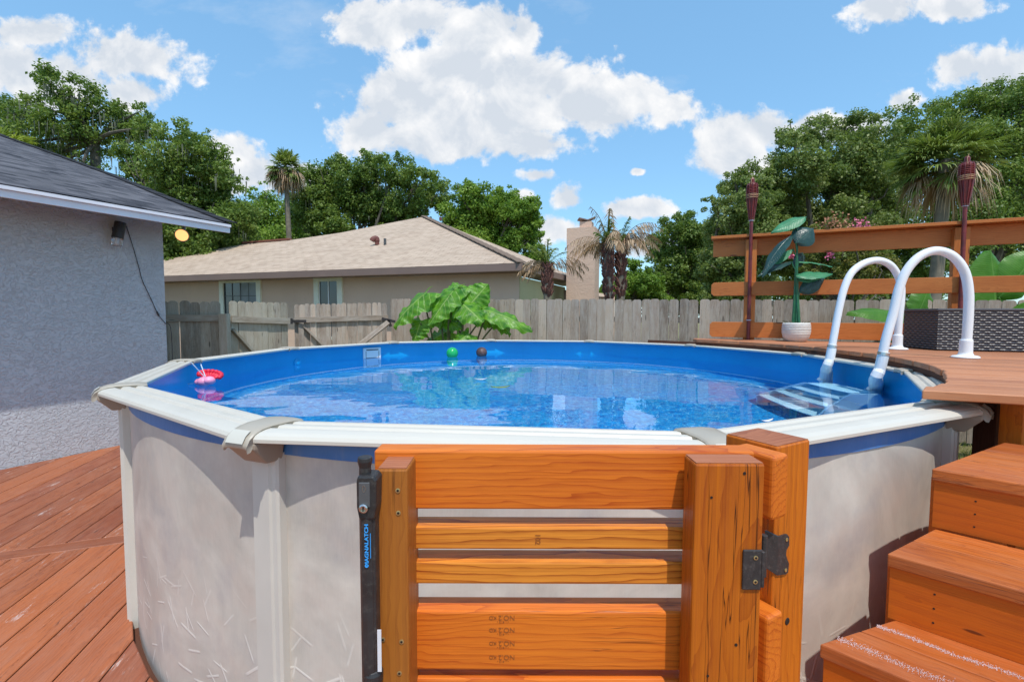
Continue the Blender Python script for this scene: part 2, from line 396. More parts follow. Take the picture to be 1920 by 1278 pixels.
# foliage
def foliage(name, c1, c2, c3, trans=.35, rough=.5):
    m, t, b, o = newmat(name)
    tint = t.n('ShaderNodeAttribute', attribute_name='tint').outputs['Fac']
    cc = t.mix(t.rng(tint, 0, .55), c1, c2)
    cc = t.mix(t.rng(tint, .55, 1.0), cc, c3)
    t.put(b.inputs['Base Color'], cc); b.inputs['Roughness'].default_value = rough
    b.inputs['Specular IOR Level'].default_value = .35
    tr = t.n('ShaderNodeBsdfTranslucent', ins={'Color': t.mix(.35, cc, (.30, .42, .03))})
    mx = t.n('ShaderNodeMixShader', ins={0: trans, 1: b.outputs[0], 2: tr.outputs[0]})
    m.node_tree.links.new(mx.outputs[0], o.inputs[0])
    return m
M['oak_leaf'] = foliage('oak_leaf', (.075, .135, .026), (.165, .250, .046), (.33, .40, .10), .38)
M['oak_leaf_grey'] = foliage('oak_leaf_grey', (.092, .150, .036), (.200, .262, .064), (.40, .44, .17), .38)
M['bright_leaf'] = foliage('bright_leaf', (.082, .172, .024), (.185, .320, .038), (.36, .48, .085), .40)
M['palm_leaf'] = foliage('palm_leaf', (.07, .13, .022), (.19, .26, .05), (.42, .42, .13), .3)
M['palm_yellow'] = foliage('palm_yellow', (.18, .24, .03), (.30, .36, .04), (.45, .48, .08), .35)
M['dead_frond'] = foliage('dead_frond', (.24, .14, .08), (.46, .30, .18), (.66, .50, .34), .2)
M['myrtle_leaf'] = foliage('myrtle_leaf', (.09, .11, .02), (.17, .19, .035), (.30, .22, .06), .3)

# big leaves with veins (uv: u along, v across -1..1)
def bigleaf(name, c1, c2, vein, trans=.4, nv=9, rough=.4):
    m, t, b, o = newmat(name)
    uv = t.n('ShaderNodeUVMap', uv_map='UVMap').outputs[0]
    sp = t.n('ShaderNodeSeparateXYZ', ins={0: uv})
    av = t.math('ABSOLUTE', sp.outputs[1])
    vv = t.math('FRACT', t.math('SUBTRACT', t.math('MULTIPLY', sp.outputs[0], float(nv)), t.math('MULTIPLY', av, 2.2)))
    side = t.rng(t.math('ABSOLUTE', t.math('SUBTRACT', vv, .5)), .0, .10, 1, 0)
    mid = t.rng(av, .02, .06, 1, 0)
    vn = t.math('MAXIMUM', mid, t.math('MULTIPLY', side, .7))
    oc = t.n('ShaderNodeTexCoord').outputs['Object']
    c = t.mix(t.rng(t.noise(oc, 9, 5), .35, .7), c1, c2)
    c = t.mix(t.math('MULTIPLY', vn, .7), c, vein)
    t.put(b.inputs['Base Color'], c); b.inputs['Roughness'].default_value = rough
    bump(t, b, t.math('SUBTRACT', t.noise(oc, 16, 3), vn), .5, .012)
    tr = t.n('ShaderNodeBsdfTranslucent', ins={'Color': t.mix(.3, c, (.35, .55, .02))})
    mx = t.n('ShaderNodeMixShader', ins={0: trans, 1: b.outputs[0], 2: tr.outputs[0]})
    m.node_tree.links.new(mx.outputs[0], o.inputs[0])
    return m
M['ear_leaf'] = bigleaf('ear_leaf', (.045, .21, .018), (.22, .50, .030), (.52, .70, .20), .42, 7)
M['banana_leaf'] = bigleaf('banana_leaf', (.07, .25, .02), (.12, .33, .03), (.20, .42, .08), .45, 30)
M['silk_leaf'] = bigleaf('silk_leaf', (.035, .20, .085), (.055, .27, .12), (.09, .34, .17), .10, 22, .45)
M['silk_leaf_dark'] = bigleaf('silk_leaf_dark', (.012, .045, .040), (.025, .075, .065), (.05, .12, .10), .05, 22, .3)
M['green_stem'] = plain('green_stem', (.02, .13, .055), .4, var=.25, scale=14)
M['ear_stem'] = plain('ear_stem', (.10, .10, .03), .5, var=.3, scale=10)

# lawn
m, t, b, o = newmat('lawn')
oc = t.n('ShaderNodeTexCoord').outputs['Object']
c = t.mix(t.rng(t.noise(oc, 1.1, 6), .3, .7), (.10, .11, .03), (.22, .19, .08))
c = t.mix(t.rng(t.noise(oc, 22, 5, .7), .4, .7, 0, .8), c, (.34, .28, .14))
t.put(b.inputs['Base Color'], c); b.inputs['Roughness'].default_value = .95
bump(t, b, t.noise(oc, 60, 5), 1, .03); M['lawn'] = m
M['grass_blade'] = foliage('grass_blade', (.10, .17, .03), (.24, .28, .07), (.48, .42, .20), .3)

# water
m = bpy.data.materials.new('water'); m.use_nodes = True; m.node_tree.nodes.clear(); t = NT(m.node_tree)
oc = t.n('ShaderNodeTexCoord').outputs['Object']
gl = t.n('ShaderNodeBsdfGlass', ins={'Color': (.93, .98, 1, 1), 'Roughness': 0.0, 'IOR': 1.333})
o = t.n('ShaderNodeOutputMaterial'); m.node_tree.links.new(gl.outputs[0], o.inputs[0])
M['water'] = m

# ------------------------------------------------------------ mesh helpers
rng = random.Random(7)
class MB:
    def __init__(s): s.v = []; s.f = []; s.g = []; s.ti = []; s.uv = {}; s.mi = []; s.cm = 0
    def add(s, verts, faces, g=None, tint=None, uvs=None):
        o = len(s.v); ti = rng.random() if tint is None else tint
        for i, p in enumerate(verts):
            s.v.append(tuple(p)); s.g.append(tuple(g[i]) if g else tuple(p)); s.ti.append(ti)
        for k, f in enumerate(faces):
            if uvs is not None: s.uv[len(s.f)] = uvs[k]
            s.f.append(tuple(o + i for i in f)); s.mi.append(s.cm)
    def board(s, p0, p1, width, thick, up=(0, 0, 1), tint=None, taper=None):
        """box from p0 to p1 (centre line); width across, thick along 'up'"""
        p0 = Vector(p0); p1 = Vector(p1); d = (p1 - p0); L = d.length; d.normalize()
        up = Vector(up); side = d.cross(up).normalized(); up = side.cross(d).normalized()
        vs, gs = [], []
        for a in (0, 1):
            for x, y in ((-1, -1), (1, -1), (1, 1), (-1, 1)):
                vs.append(p0 + d * L * a + side * x * width / 2 + up * y * thick / 2)
                gs.append((L * a, x * width / 2, y * thick / 2))
        s.add(vs, [(3, 2, 1, 0), (4, 5, 6, 7), (0, 1, 5, 4), (1, 2, 6, 5), (2, 3, 7, 6), (3, 0, 4, 7)], gs, tint)
    def box(s, lo, hi, axis=0, tint=None):
        lo, hi = Vector(lo), Vector(hi); c = (lo + hi) / 2; h = (hi - lo) / 2
        e = [Vector((1, 0, 0)), Vector((0, 1, 0)), Vector((0, 0, 1))]
        a = e[axis]; up = e[2] if axis != 2 else e[1]
        side = a.cross(up); w_ = 2 * abs(side.dot(h)); t_ = 2 * abs(up.dot(h)); L = abs(a.dot(h))
        s.board(c - a * L, c + a * L, w_, t_, up, tint)
    def prism(s, pts, z0, z1, axis=(1, 0), tint=None):
        """horizontal polygon (2D pts, ccw) extruded z0..z1; axis = grain direction"""
        n = len(pts); ax = Vector((axis[0], axis[1])).normalized(); pe = Vector((-ax.y, ax.x))
        vs, gs = [], []
        for z in (z0, z1):
            for p in pts:
                q = Vector((p[0], p[1])); vs.append((q.x, q.y, z)); gs.append((q.dot(ax), q.dot(pe) % 5.0 * 1.0 , z - z0))
        gm = sum(x[1] for x in gs) / len(gs); gs = [(a, b_ - gm, c_) for a, b_, c_ in gs]
        s.add(vs, [tuple(range(n - 1, -1, -1)), tuple(range(n, 2 * n))] + [(i, (i + 1) % n, n + (i + 1) % n, n + i) for i in range(n)], gs, tint)
    def tube(s, pts, rad, seg=10, cap=True, tint=None):
        pts = [Vector(p) for p in pts]; n = len(pts)
        if not hasattr(rad, '__len__'): rad = [rad] * n
        vs, fs, gs = [], [], []
        T0 = (pts[1] - pts[0]).normalized(); ref = Vector((0, 0, 1)) if abs(T0.z) < .9 else Vector((1, 0, 0))
        X = T0.cross(ref).normalized(); L = 0
        for i in range(n):
            T = (pts[min(n - 1, i + 1)] - pts[max(0, i - 1)]).normalized()
            X = (X - T * X.dot(T)).normalized(); Y = T.cross(X)
            if i: L += (pts[i] - pts[i - 1]).length
            for k in range(seg):
                a = 2 * math.pi * k / seg; q = (X * math.cos(a) + Y * math.sin(a)) * rad[i]
                vs.append(pts[i] + q); gs.append((L, q.dot(X), q.dot(Y)))
        for i in range(n - 1):
            for k in range(seg):
                fs.append((i * seg + k, i * seg + (k + 1) % seg, (i + 1) * seg + (k + 1) % seg, (i + 1) * seg + k))
        if cap: fs.append(tuple(range(seg - 1, -1, -1))); fs.append(tuple((n - 1) * seg + k for k in range(seg)))
        s.add(vs, fs, gs, tint)
    def lathe(s, prof, c=(0, 0, 0), seg=24, tint=None, axis=None):
        """prof: (r, z) from bottom to top"""
        vs, fs = [], []; q = Vector(axis).to_track_quat('Z', 'Y').to_matrix() if axis else Matrix.Identity(3)
        c = Vector(c)
        for r, z in prof:
            for k in range(seg):
                a = 2 * math.pi * k / seg
                vs.append(c + q @ Vector((r * math.cos(a), r * math.sin(a), z)))
        for i in range(len(prof) - 1):
            for k in range(seg):
                fs.append((i * seg + k, i * seg + (k + 1) % seg, (i + 1) * seg + (k + 1) % seg, (i + 1) * seg + k))
        if prof[0][0] > 1e-4: fs.append(tuple(range(seg - 1, -1, -1)))
        if prof[-1][0] > 1e-4: fs.append(tuple((len(prof) - 1) * seg + k for k in range(seg)))
        s.add(vs, fs, None, tint)
    def sphere(s, c, r, seg=16, sq=1.0, tint=None):
        s.lathe([(max(1e-5, r * math.sin(math.pi * i / 10)), -r * sq * math.cos(math.pi * i / 10)) for i in range(11)], c, seg, tint)
    def quadpoly(s, pts, thick=None, uvs=None, tint=None):
        """flat polygon, optionally thickened backwards along -normal"""
        pts = [Vector(p) for p in pts]; n = len(pts)
        nr = Vector((0, 0, 0))
        for i in range(n): nr += pts[i].cross(pts[(i + 1) % n])
        nr.normalize()
        if not thick:
            s.add(pts, [tuple(range(n))], None, tint, [uvs] if uvs else None); return
        vs = pts + [p - nr * thick for p in pts]
        fs = [tuple(range(n)), tuple(range(2 * n - 1, n - 1, -1))] + [(i, n + i, n + (i + 1) % n, (i + 1) % n) for i in range(n)]
        us = None
        if uvs:
            us = [uvs, uvs[::-1]] + [[uvs[i], uvs[i], uvs[(i + 1) % n], uvs[(i + 1) % n]] for i in range(n)]
        s.add(vs, fs, None, tint, us)
    def build(s, name, mat, parent=None, bevel=0.0, smooth=False, seg=2):
        me = bpy.data.meshes.new(name); me.from_pydata(s.v, [], s.f)
        mats = mat if isinstance(mat, (list, tuple)) else [mat]
        for x in mats: me.materials.append(x)
        if len(mats) > 1: me.polygons.foreach_set('material_index', s.mi)
        a = me.attributes.new('g', 'FLOAT_VECTOR', 'POINT'); a.data.foreach_set('vector', np.array(s.g, 'f').ravel())
        a = me.attributes.new('tint', 'FLOAT', 'POINT'); a.data.foreach_set('value', np.array(s.ti, 'f'))
        if s.uv:
            ul = me.uv_layers.new(name='UVMap')
            for k, us in s.uv.items():
                pl = me.polygons[k]
                for li, u in zip(pl.loop_indices, us): ul.data[li].uv = u
        if smooth: me.polygons.foreach_set('use_smooth', [True] * len(me.polygons))
        me.update()
        o = bpy.data.objects.new(name, me); col.objects.link(o)
        if parent is not None:
            o.parent = parent
            base = parent.location.copy(); pp = parent.parent
            while pp is not None: base += pp.location; pp = pp.parent
            o.location = -base
        if bevel:
            bm_ = o.modifiers.new('bevel', 'BEVEL'); bm_.width = bevel; bm_.segments = seg; bm_.limit_method = 'ANGLE'; bm_.angle_limit = R(40)
            bm_.harden_normals = False
        return o

def tag(o, label=None, cat=None, group=None, kind=None):
    if label: o['label'] = label
    if cat: o['category'] = cat
    if group: o['group'] = group
    if kind: o['kind'] = kind
    return o
def thing(name, loc, label, cat, group=None):
    o = bpy.data.objects.new(name, None); o.empty_display_size = .1; col.objects.link(o); o.location = Vector(loc)
    return tag(o, label, cat, group)
def part(o, label): o['label'] = label; return o

def text_obj(name, s, size, mat, mtx, parent, extrude=.0004, bold=0.0, spacing=1.0):
    cu = bpy.data.curves.new(name, 'FONT'); cu.body = s; cu.size = size; cu.extrude = extrude; cu.align_x = 'CENTER'; cu.align_y = 'CENTER'
    cu.offset = bold; cu.space_character = spacing
    to = bpy.data.objects.new('t', cu); col.objects.link(to)
    bpy.context.view_layer.update()
    me = bpy.data.meshes.new_from_object(to.evaluated_get(bpy.context.evaluated_depsgraph_get()))
    bpy.data.objects.remove(to); me.name = name; me.materials.clear(); me.materials.append(mat)
    me.transform(mtx)
    o = bpy.data.objects.new(name, me); col.objects.link(o)
    if parent is not None:
        o.parent = parent; base = parent.location.copy(); pp = parent.parent
        while pp is not None: base += pp.location; pp = pp.parent
        o.location = -base
    return o

# ------------------------------------------------------------ ground
gm = MB(); gm.quadpoly([(-150, -60, 0), (150, -60, 0), (150, 240, 0), (-150, 240, 0)])
lawn = gm.build('ground', M['lawn']); lawn['kind'] = 'structure'

# ------------------------------------------------------------ pool
PC = Vector((.146, 4.133, 0)); TH0 = -110.5; RIM = 1.322; WR = 2.735; WATER = 1.13
def pol(r, a, z=0): return Vector((PC.x + r * math.cos(R(a)), PC.y + r * math.sin(R(a)), z))
pool = thing('swimming_pool', PC, 'round above ground pool with white top rails and beige printed wall', 'swimming pool')
N = 144
def cyl(mb, r, z0, z1, inward=False, rows=1, uvs=True):
    for k in range(N):
        a0, a1 = 360 * k / N, 360 * (k + 1) / N
        for j in range(rows):
            za, zb = z0 + (z1 - z0) * j / rows, z0 + (z1 - z0) * (j + 1) / rows
            q = [pol(r, a0, za), pol(r, a1, za), pol(r, a1, zb), pol(r, a0, zb)]
            s0, s1 = R(a0) * r, R(a1) * r
            u = [(s0, za), (s1, za), (s1, zb), (s0, zb)]
            if inward: q.reverse(); u.reverse()
            mb.add(q, [(0, 1, 2, 3)], None, .5, [u])
mb = MB(); cyl(mb, WR, 0.0, 1.29); mb.build('pool_wall', M['pool_wall'], pool, smooth=True)
mb = MB(); cyl(mb, WR + .004, 1.222, 1.296)
mb.build('liner_overlap', M['liner_outside'], pool, smooth=True)
mb = MB(); cyl(mb, WR - .012, .20, 1.296, True)
liner = mb.build('pool_liner', M['liner_blue'], pool, smooth=True)
mb = MB(); cyl(mb, WR - .014, .165, .245, True)
line_o = mb.build('liner_line', M['liner_line'], pool, smooth=True)
mb = MB()
prof = [(WR - .015, .17), (WR - .05, .11), (WR - .12, .07), (WR - .22, .055), (0.0005, .05)]
for k in range(N):
    a0, a1 = 360 * k / N, 360 * (k + 1) / N
    for (r0, z0), (r1, z1) in zip(prof[:-1], prof[1:]):
        mb.add([pol(r0, a1, z0), pol(r0, a0, z0), pol(r1, a0, z1), pol(r1, a1, z1)], [(0, 1, 2, 3)], None, .5)
floor_o = mb.build('pool_floor', M['liner_mosaic'], pool, smooth=True)
C15 = math.cos(R(15))
RP = [(2.598, -.020), (2.594, -.006), (2.600, 0), (2.622, .001), (2.632, -.010), (2.642, -.010), (2.650, .001), (2.676, .001), (2.686, -.010), (2.696, -.010),
      (2.704, .0), (2.722, -.001), (2.744, -.005), (2.760, -.012), (2.768, -.022), (2.768, -.034), (2.762, -.035), (2.757, -.026), (2.60, -.022)]
for k in range(12):
    a0, a1 = TH0 + 30 * k + .35, TH0 + 30 * (k + 1) - .35
    mb = MB(); vs = []; fs = []; n = len(RP)
    am = (a0 + a1) / 2; er = Vector((math.cos(R(am)), math.sin(R(am)), 0)); et = Vector((-er.y, er.x, 0))
    for j in range(2):
        for (r, z) in RP:
            tt = math.tan(R(14.65)) * r * (-1 if j == 0 else 1)
            vs.append(Vector((PC.x, PC.y, RIM + z)) + er * r + et * tt)
    for i in range(n): fs.append((i, (i + 1) % n, n + (i + 1) % n, n + i))
    fs.append(tuple(range(n))); fs.append(tuple(range(2 * n - 1, n - 1, -1)))
    mb.add(vs, [f[::-1] for f in fs], None, .5)
    mb.build('top_rail', M['rim'], pool, bevel=.0015, seg=1)
CP = [(2.655, -.016), (2.658, .006), (2.70, .013), (2.78, .013), (2.815, .009), (2.842, .0), (2.862, -.014), (2.874, -.034), (2.872, -.050), (2.862, -.051), (2.855, -.040), (2.80, -.028)]
for k in range(12):
    a = TH0 + 30 * k; er = Vector((math.cos(R(a)), math.sin(R(a)), 0)); et = Vector((-er.y, er.x, 0)); c0 = Vector((PC.x, PC.y, RIM))
    mb = MB(); vs = []; fs = []; n = len(CP)
    W = [(-1, -.010), (-.93, -.003), (-.5, 0), (.5, 0), (.93, -.003), (1, -.010)]
    for (s_, dz) in W:
        for (r, z) in CP:
            hw = .052 + .012 * max(0, (2.80 - r) / .13)
            vs.append(c0 + er * r + et * s_ * hw + Vector((0, 0, z + dz)))
    for j in range(len(W) - 1):
        for i in range(n): fs.append((j * n + i, (j + 1) * n + i, (j + 1) * n + (i + 1) % n, j * n + (i + 1) % n))
    fs.append(tuple(range(n - 1, -1, -1))); fs.append(tuple((len(W) - 1) * n + i for i in range(n)))
    mb.add(vs, fs, None, .5)
    capo = mb.build('rail_cap', M['cap'], pool, smooth=True, bevel=.002, seg=1)
    # raised lighter panel on the nose of the cap
    mb = MB(); prf = [(2.844, .001), (2.8635, -.0135), (2.876, -.034)]
    vs = []
    for s_ in (-.7, .7):
        for (r, z) in prf: vs.append(c0 + er * (r + .0012) + et * s_ * .052 + Vector((0, 0, z + .0018)))
    mb.add(vs, [(0, 3, 4, 1), (1, 4, 5, 2)], None, .5)
    mb.build('nose_panel', M['cap_light'], capo, smooth=True)
    # bracket (boot) below
    mb = MB()
    top = [(2.74, -.070), (2.745, .070), (2.855, .056), (2.855, -.056)]
    bot = [(2.74, -.058), (2.745, .058), (2.80, .050), (2.80, -.050)]
    vs = [c0 + er * r + et * s_ + Vector((0, 0, -.036)) for r, s_ in top] + [c0 + er * r + et * s_ + Vector((0, 0, -.055)) for r, s_ in top] + \
         [c0 + er * r + et * s_ + Vector((0, 0, -.115)) for r, s_ in bot]
    fs = [(3, 2, 1, 0), (8, 9, 10, 11)]
    for b_ in (0, 4):
        for i in range(4): fs.append((b_ + i, b_ + (i + 1) % 4, b_ + 4 + (i + 1) % 4, b_ + 4 + i))
    mb.add(vs, [f[::-1] for f in fs], None, .5); mb.build('rail_bracket', M['bracket'], pool, bevel=.006)
    # upright
    mb = MB(); UP = [(-.058, 2.732), (-.058, 2.762), (-.051, 2.770), (-.033, 2.770), (-.027, 2.777), (.027, 2.777), (.033, 2.770), (.051, 2.770), (.058, 2.762), (.058, 2.732)]
    vs = [c0 + er * r + et * s_ + Vector((0, 0, z - RIM)) for z in (0.0, 1.23) for s_, r in UP]; n = len(UP)
    fs = [(i, i + 1, n + i + 1, n + i) for i in range(n - 1)] + [tuple(range(n, 2 * n))]
    mb.add(vs, fs, None, .5); mb.build('upright', M['upright'], pool)
# fittings on the far wall of the pool
def wallpt(px, py, r=WR - .014):
    d = ray(px, py); o_ = Vector((0, 0, CAMZ)); ox, oy = o_.x - PC.x, o_.y - PC.y
    A = d.x ** 2 + d.y ** 2; B = 2 * (ox * d.x + oy * d.y); C = ox * ox + oy * oy - r * r
    t_ = (-B + math.sqrt(B * B - 4 * A * C)) / (2 * A); return o_ + d * t_
p = wallpt(697, 663); a = math.degrees(math.atan2(p.y - PC.y, p.x - PC.x)); er = Vector((math.cos(R(a)), math.sin(R(a)), 0)); et = Vector((-er.y, er.x, 0))
mb = MB(); mb.board(p - et * .125 - er * .008, p + et * .125 - er * .008, .16, .02, -er)
sk = mb.build('skimmer_plate', M['white_plastic'], pool, bevel=.01)
mb = MB()
mb.board(p - et * .085 - er * .02 + Vector((0, 0, .052)), p + et * .085 - er * .02 + Vector((0, 0, .052)), .012, .004, -er)
mb.build('skimmer_mouth', M['black_plastic'], sk)
mb = MB()
for s1, s2, z1, z2 in ((-1, 1, -.05, -.05), (-1, -1, -.05, .035), (1, 1, -.05, .035)):
    q0 = p + et * .09 * s1 - er * .0195 + Vector((0, 0, z1)); q1 = p + et * .09 * s2 - er * .0195 + Vector((0, 0, z2)); mb.tube([q0, q1], .003, 5)
mb.build('skimmer_groove', M['panel_grey'], sk)
p = wallpt(557, 680); a = math.atan2(p.y - PC.y, p.x - PC.x); er = Vector((math.cos(a), math.sin(a), 0))
mb = MB(); mb.lathe([(.045, 0), (.045, .008), (.03, .012), (.018, .022), (.001, .022)], p - er * .0, 20, .5, -er)
mb.build('return_jet', M['liner_blue'], pool)

# water
mb = MB(); vs = []; fs = []; WG = 150
for i in range(WG + 1):
    for j in range(WG + 1):
        x, y = -1 + 2 * i / WG, -1 + 2 * j / WG
        X = x * math.sqrt(1 - y * y / 2); Y = y * math.sqrt(1 - x * x / 2)
        hgt = .0016 * mnoise.noise(Vector((X * 6, Y * 9, 0))) + .0005 * mnoise.noise(Vector((X * 22, Y * 30, 4)))
        vs.append((PC.x + X * (WR - .016), PC.y + Y * (WR - .016), WATER + hgt))
for i in range(WG):
    for j in range(WG):
        a = i * (WG + 1) + j; fs.append((a, a + WG + 1, a + WG + 2, a + 1))
mb.add(vs, fs, None, .5)
water = mb.build('pool_water', M['water'], smooth=True); water['kind'] = 'structure'
try:
    water.cycles.is_caustics_caster = True
    for o_ in (floor_o, liner, line_o): o_.cycles.is_caustics_receiver = True
except Exception as ex: print('caustics', ex)

# ------------------------------------------------------------ pool ladder with in-pool steps
DECKH = CAMZ - .295
lad = thing('pool_ladder', (2.8, 3.9, WATER), 'white pool ladder with two tall curved handrails and underwater steps', 'ladder')
def smooth_path(pts, n=7):
    out = []; P_ = [Vector(p) for p in pts]
    for i in range(len(P_) - 1):
        p0 = P_[max(0, i - 1)]; p1 = P_[i]; p2 = P_[i + 1]; p3 = P_[min(len(P_) - 1, i + 2)]
        for k in range(n):
            s_ = k / n
            out.append(.5 * ((2 * p1) + (-p0 + p2) * s_ + (2 * p0 - 5 * p1 + 4 * p2 - p3) * s_ * s_ + (-p0 + 3 * p1 - 3 * p2 + p3) * s_ ** 3))
    out.append(P_[-1]); return out
def handrail(pix, ya, yb, fl):
    """pix: picture points of the rail's centre line; its plane runs from (depth ya) at the water end to yb at the deck"""
    n = len(pix)
    x0 = pix[0][0]; x1 = pix[-1][0]
    pts = [at_y(px, py, ya + (yb - ya) * (px - x0) / (x1 - x0)) for px, py in pix]
    pts[-1] = Vector((fl.x, fl.y, DECKH + .02)); pts[-2].x = fl.x + .004; pts[-2].y = fl.y
    return pts
fn = at_z(1810, 671, DECKH); ff = at_z(1682, 655, DECKH)
near_pts = handrail([(1650, 690), (1660, 640), (1674, 590), (1686, 540), (1700, 507), (1724, 481), (1755, 470), (1786, 480), (1808, 508), (1816, 548), (1815, 600), (1811, 660)], 3.36, fn.y, fn)
far_pts = handrail([(1556, 672), (1564, 628), (1573, 580), (1583, 540), (1597, 511), (1619, 494), (1645, 488), (1668, 496), (1683, 516), (1690, 545), (1687, 600), (1683, 645)], 4.02, ff.y, ff)
for pts, fl, dz in ((near_pts, fn, 0), (far_pts, ff, 0)):
    mb = MB(); mb.tube(smooth_path(pts), .029, 16)
    hr = mb.build('handrail', M['white_plastic'], lad, smooth=True)
    mb = MB(); mb.lathe([(.078, 0), (.078, .008), (.068, .015), (.044, .02), (.038, .035), (.037, .12), (.034, .13), (.02, .131)], (fl.x, fl.y, DECKH + .002), 28)
    mb.build('flange', M['white_plastic'], hr, smooth=False, bevel=.003)
    # lower socket flaring towards the water
    q = pts[0]; up_ = (pts[2] - pts[0]).normalized()
    fx = -1
    mb = MB(); foot = at_z(*((1634, 742) if pts is near_pts else (1540, 722)), WATER - .05)
    mb.tube(smooth_path([q + up_ * .12, q - up_ * .01, q - up_ * .07 + Vector((-.012, 0, 0)), foot + Vector((.03, 0, .06)), foot], 4), [.035] * 5 + [.037] * 4 + [.044] * 4 + [.054] * 4, 14)
    mb.board(foot + Vector((.045, 0, -.25)), foot + Vector((.045, 0, .12)), .09, .025, (0, 1, 0))
    mb.build('rail_socket', M['white_plastic'], hr, smooth=False, bevel=.004)
    mb = MB(); cc = q + up_ * .105; mb.tube([cc - up_ * .010, cc + up_ * .010], .038, 18); mb.build('clamp', M['steel'], hr)
# steps descending away from the wall, towards the pool centre
M['step_plastic'] = plain('step_plastic', (.46, .74, .86), .35, var=.03)
S0 = Vector((2.60, 3.66, WATER - .012)); wdir = Vector((.0, 1, 0)); odir = Vector((-1, 0, 0))
for k in range(4):
    c_ = S0 + odir * (.115 * k) + Vector((0, 0, -.24 * k)); hw = .25 + .04 * k
    mb = MB(); n = 12; ptsf = []
    for i in range(n + 1):
        s_ = -1 + 2 * i / n; ptsf.append((c_.x - .15 * (1 - .15 * s_ * s_) , c_.y + s_ * hw))
    ptsf += [(c_.x + .08, c_.y + hw * .95), (c_.x + .08, c_.y - hw * .95)]
    mb.prism(ptsf, c_.z - .03, c_.z); q_ = mb.build('tread', M['step_plastic'], lad, bevel=.006); q_.cycles.is_caustics_receiver = True
mb = MB(); mb.board((2.66, 3.66, WATER - .10), (2.26, 3.66, WATER - .86), .50, .015, (.6, 0, .5)); q_ = mb.build('back_panel', M['step_plastic'], lad); q_.cycles.is_caustics_receiver = True
for sgn in (-1, 1):
    mb = MB()
    vs = []
    for th in (0, .02):
        for x, z, y in ((2.66, WATER - .03, .27), (2.45, WATER - .03, .27), (2.12, WATER - .80, .38), (2.12, .07, .38), (2.66, .07, .38)):
            vs.append((x, 3.66 + sgn * (y + th), z))
    mb.add(vs, [(0, 1, 2, 3, 4), (9, 8, 7, 6, 5)] + [(i, 5 + i, 5 + (i + 1) % 5, (i + 1) % 5) for i in range(5)], None, .5)
    q_ = mb.build('side_panel', M['step_plastic'], lad); q_.cycles.is_caustics_receiver = True

# ------------------------------------------------------------ floats
def at_water(px, py): return at_z(px, py, WATER)
p = at_water(383, 722)
fl = thing('pool_float', p, 'small pink and red float tied by pale strings at the left of the pool', 'pool float')
mb = MB()
for (dx, dy, dz, r) in ((0, 0, .03, .050), (.04, 0, .038, .045), (-.04, .01, .025, .037)): mb.sphere(p + Vector((dx, dy, dz)), r, 16, .75)
mb.build('pink_body', M['pink'], fl, smooth=True)
mb = MB()
for k in range(11):
    a = R(-20 + 22 * k); q = p + Vector((.03 + .085 * math.cos(a), .03 + .03 * math.sin(a), .07 + .035 * math.sin(a * .8)))
    mb.sphere(q, .019, 8, .9); mb.tube([q, p + Vector((.02, .02, .05))], .012, 6)
mb.build('red_fringe', M['red_foam'], fl, smooth=True)
mb = MB(); r1 = at_z(359, 680, RIM - .01); r2 = at_z(374, 676, RIM - .01)
mb.tube([r1, p + Vector((0, 0, .07))], .0035, 5); mb.tube([r2, p + Vector((.01, 0, .07))], .0035, 5)
mb.tube([p + Vector((-.05, 0, .02)), p + Vector((-.16, .0, .005))], .004, 5)
mb.build('string', M['string'], fl)
p = at_water(848, 669); o_ = MB(); o_.sphere((0, 0, 0), .078, 20, 1.0)
bo = o_.build('ball', M['green_ball'], smooth=True); bo.location = p + Vector((0, 0, .05)); tag(bo, 'small translucent green ball floating near the far wall of the pool', 'ball')
p = at_water(903, 667); o_ = MB(); o_.sphere((0, 0, 0), .075, 20, 1.0)
bo = o_.build('ball', M['dark_ball'], smooth=True); bo.location = p + Vector((0, 0, .045)); tag(bo, 'small dark brown ball floating near the far wall of the pool', 'ball')
for (px, py, nm, lb, mt, sz) in ((938, 728, 'leaf', 'yellow green fallen leaf floating in the middle of the pool', M['palm_yellow'], .075),
                                 (901, 713, 'leaf', 'pale fallen leaf floating behind the yellow green leaf', M['paper'], .06),
                                 (1436, 792, 'leaf', 'curled pale leaf floating by the near right top rail', M['paper'], .045)):
    p = at_water(px, py); mb = MB(); vs = []; 
    for i in range(9):
        s_ = i / 8; w_ = sz * .32 * math.sin(math.pi * s_) ** .8
        for sg in (-1, 0, 1): vs.append(Vector((-sz + 2 * sz * s_, sg * w_, .004 + .006 * abs(sg) + .012 * (s_ - .5) ** 2 * 4)))
    fs = [(3 * i + j, 3 * i + j + 1, 3 * i + j + 4, 3 * i + j + 3) for i in range(8) for j in range(2)]
    mb.add(vs, fs, None, .6); lo = mb.build(nm, mt, smooth=True); lo.location = p; lo.rotation_euler.z = R(12); tag(lo, lb, 'leaf')

# ------------------------------------------------------------ clip helper for deck boards
def clip_half(poly, p, n):
    """keep the side where (x-p).n >= 0"""
    out = []
    for i in range(len(poly)):
        a, b_ = Vector(poly[i]), Vector(poly[(i + 1) % len(poly)])
        da, db = (a - p).dot(n), (b_ - p).dot(n)
        if da >= 0: out.append(a)
        if (da >= 0) != (db >= 0): out.append(a + (b_ - a) * (da / (da - db)))
    return out
def convex_hull2(poly):
    return poly

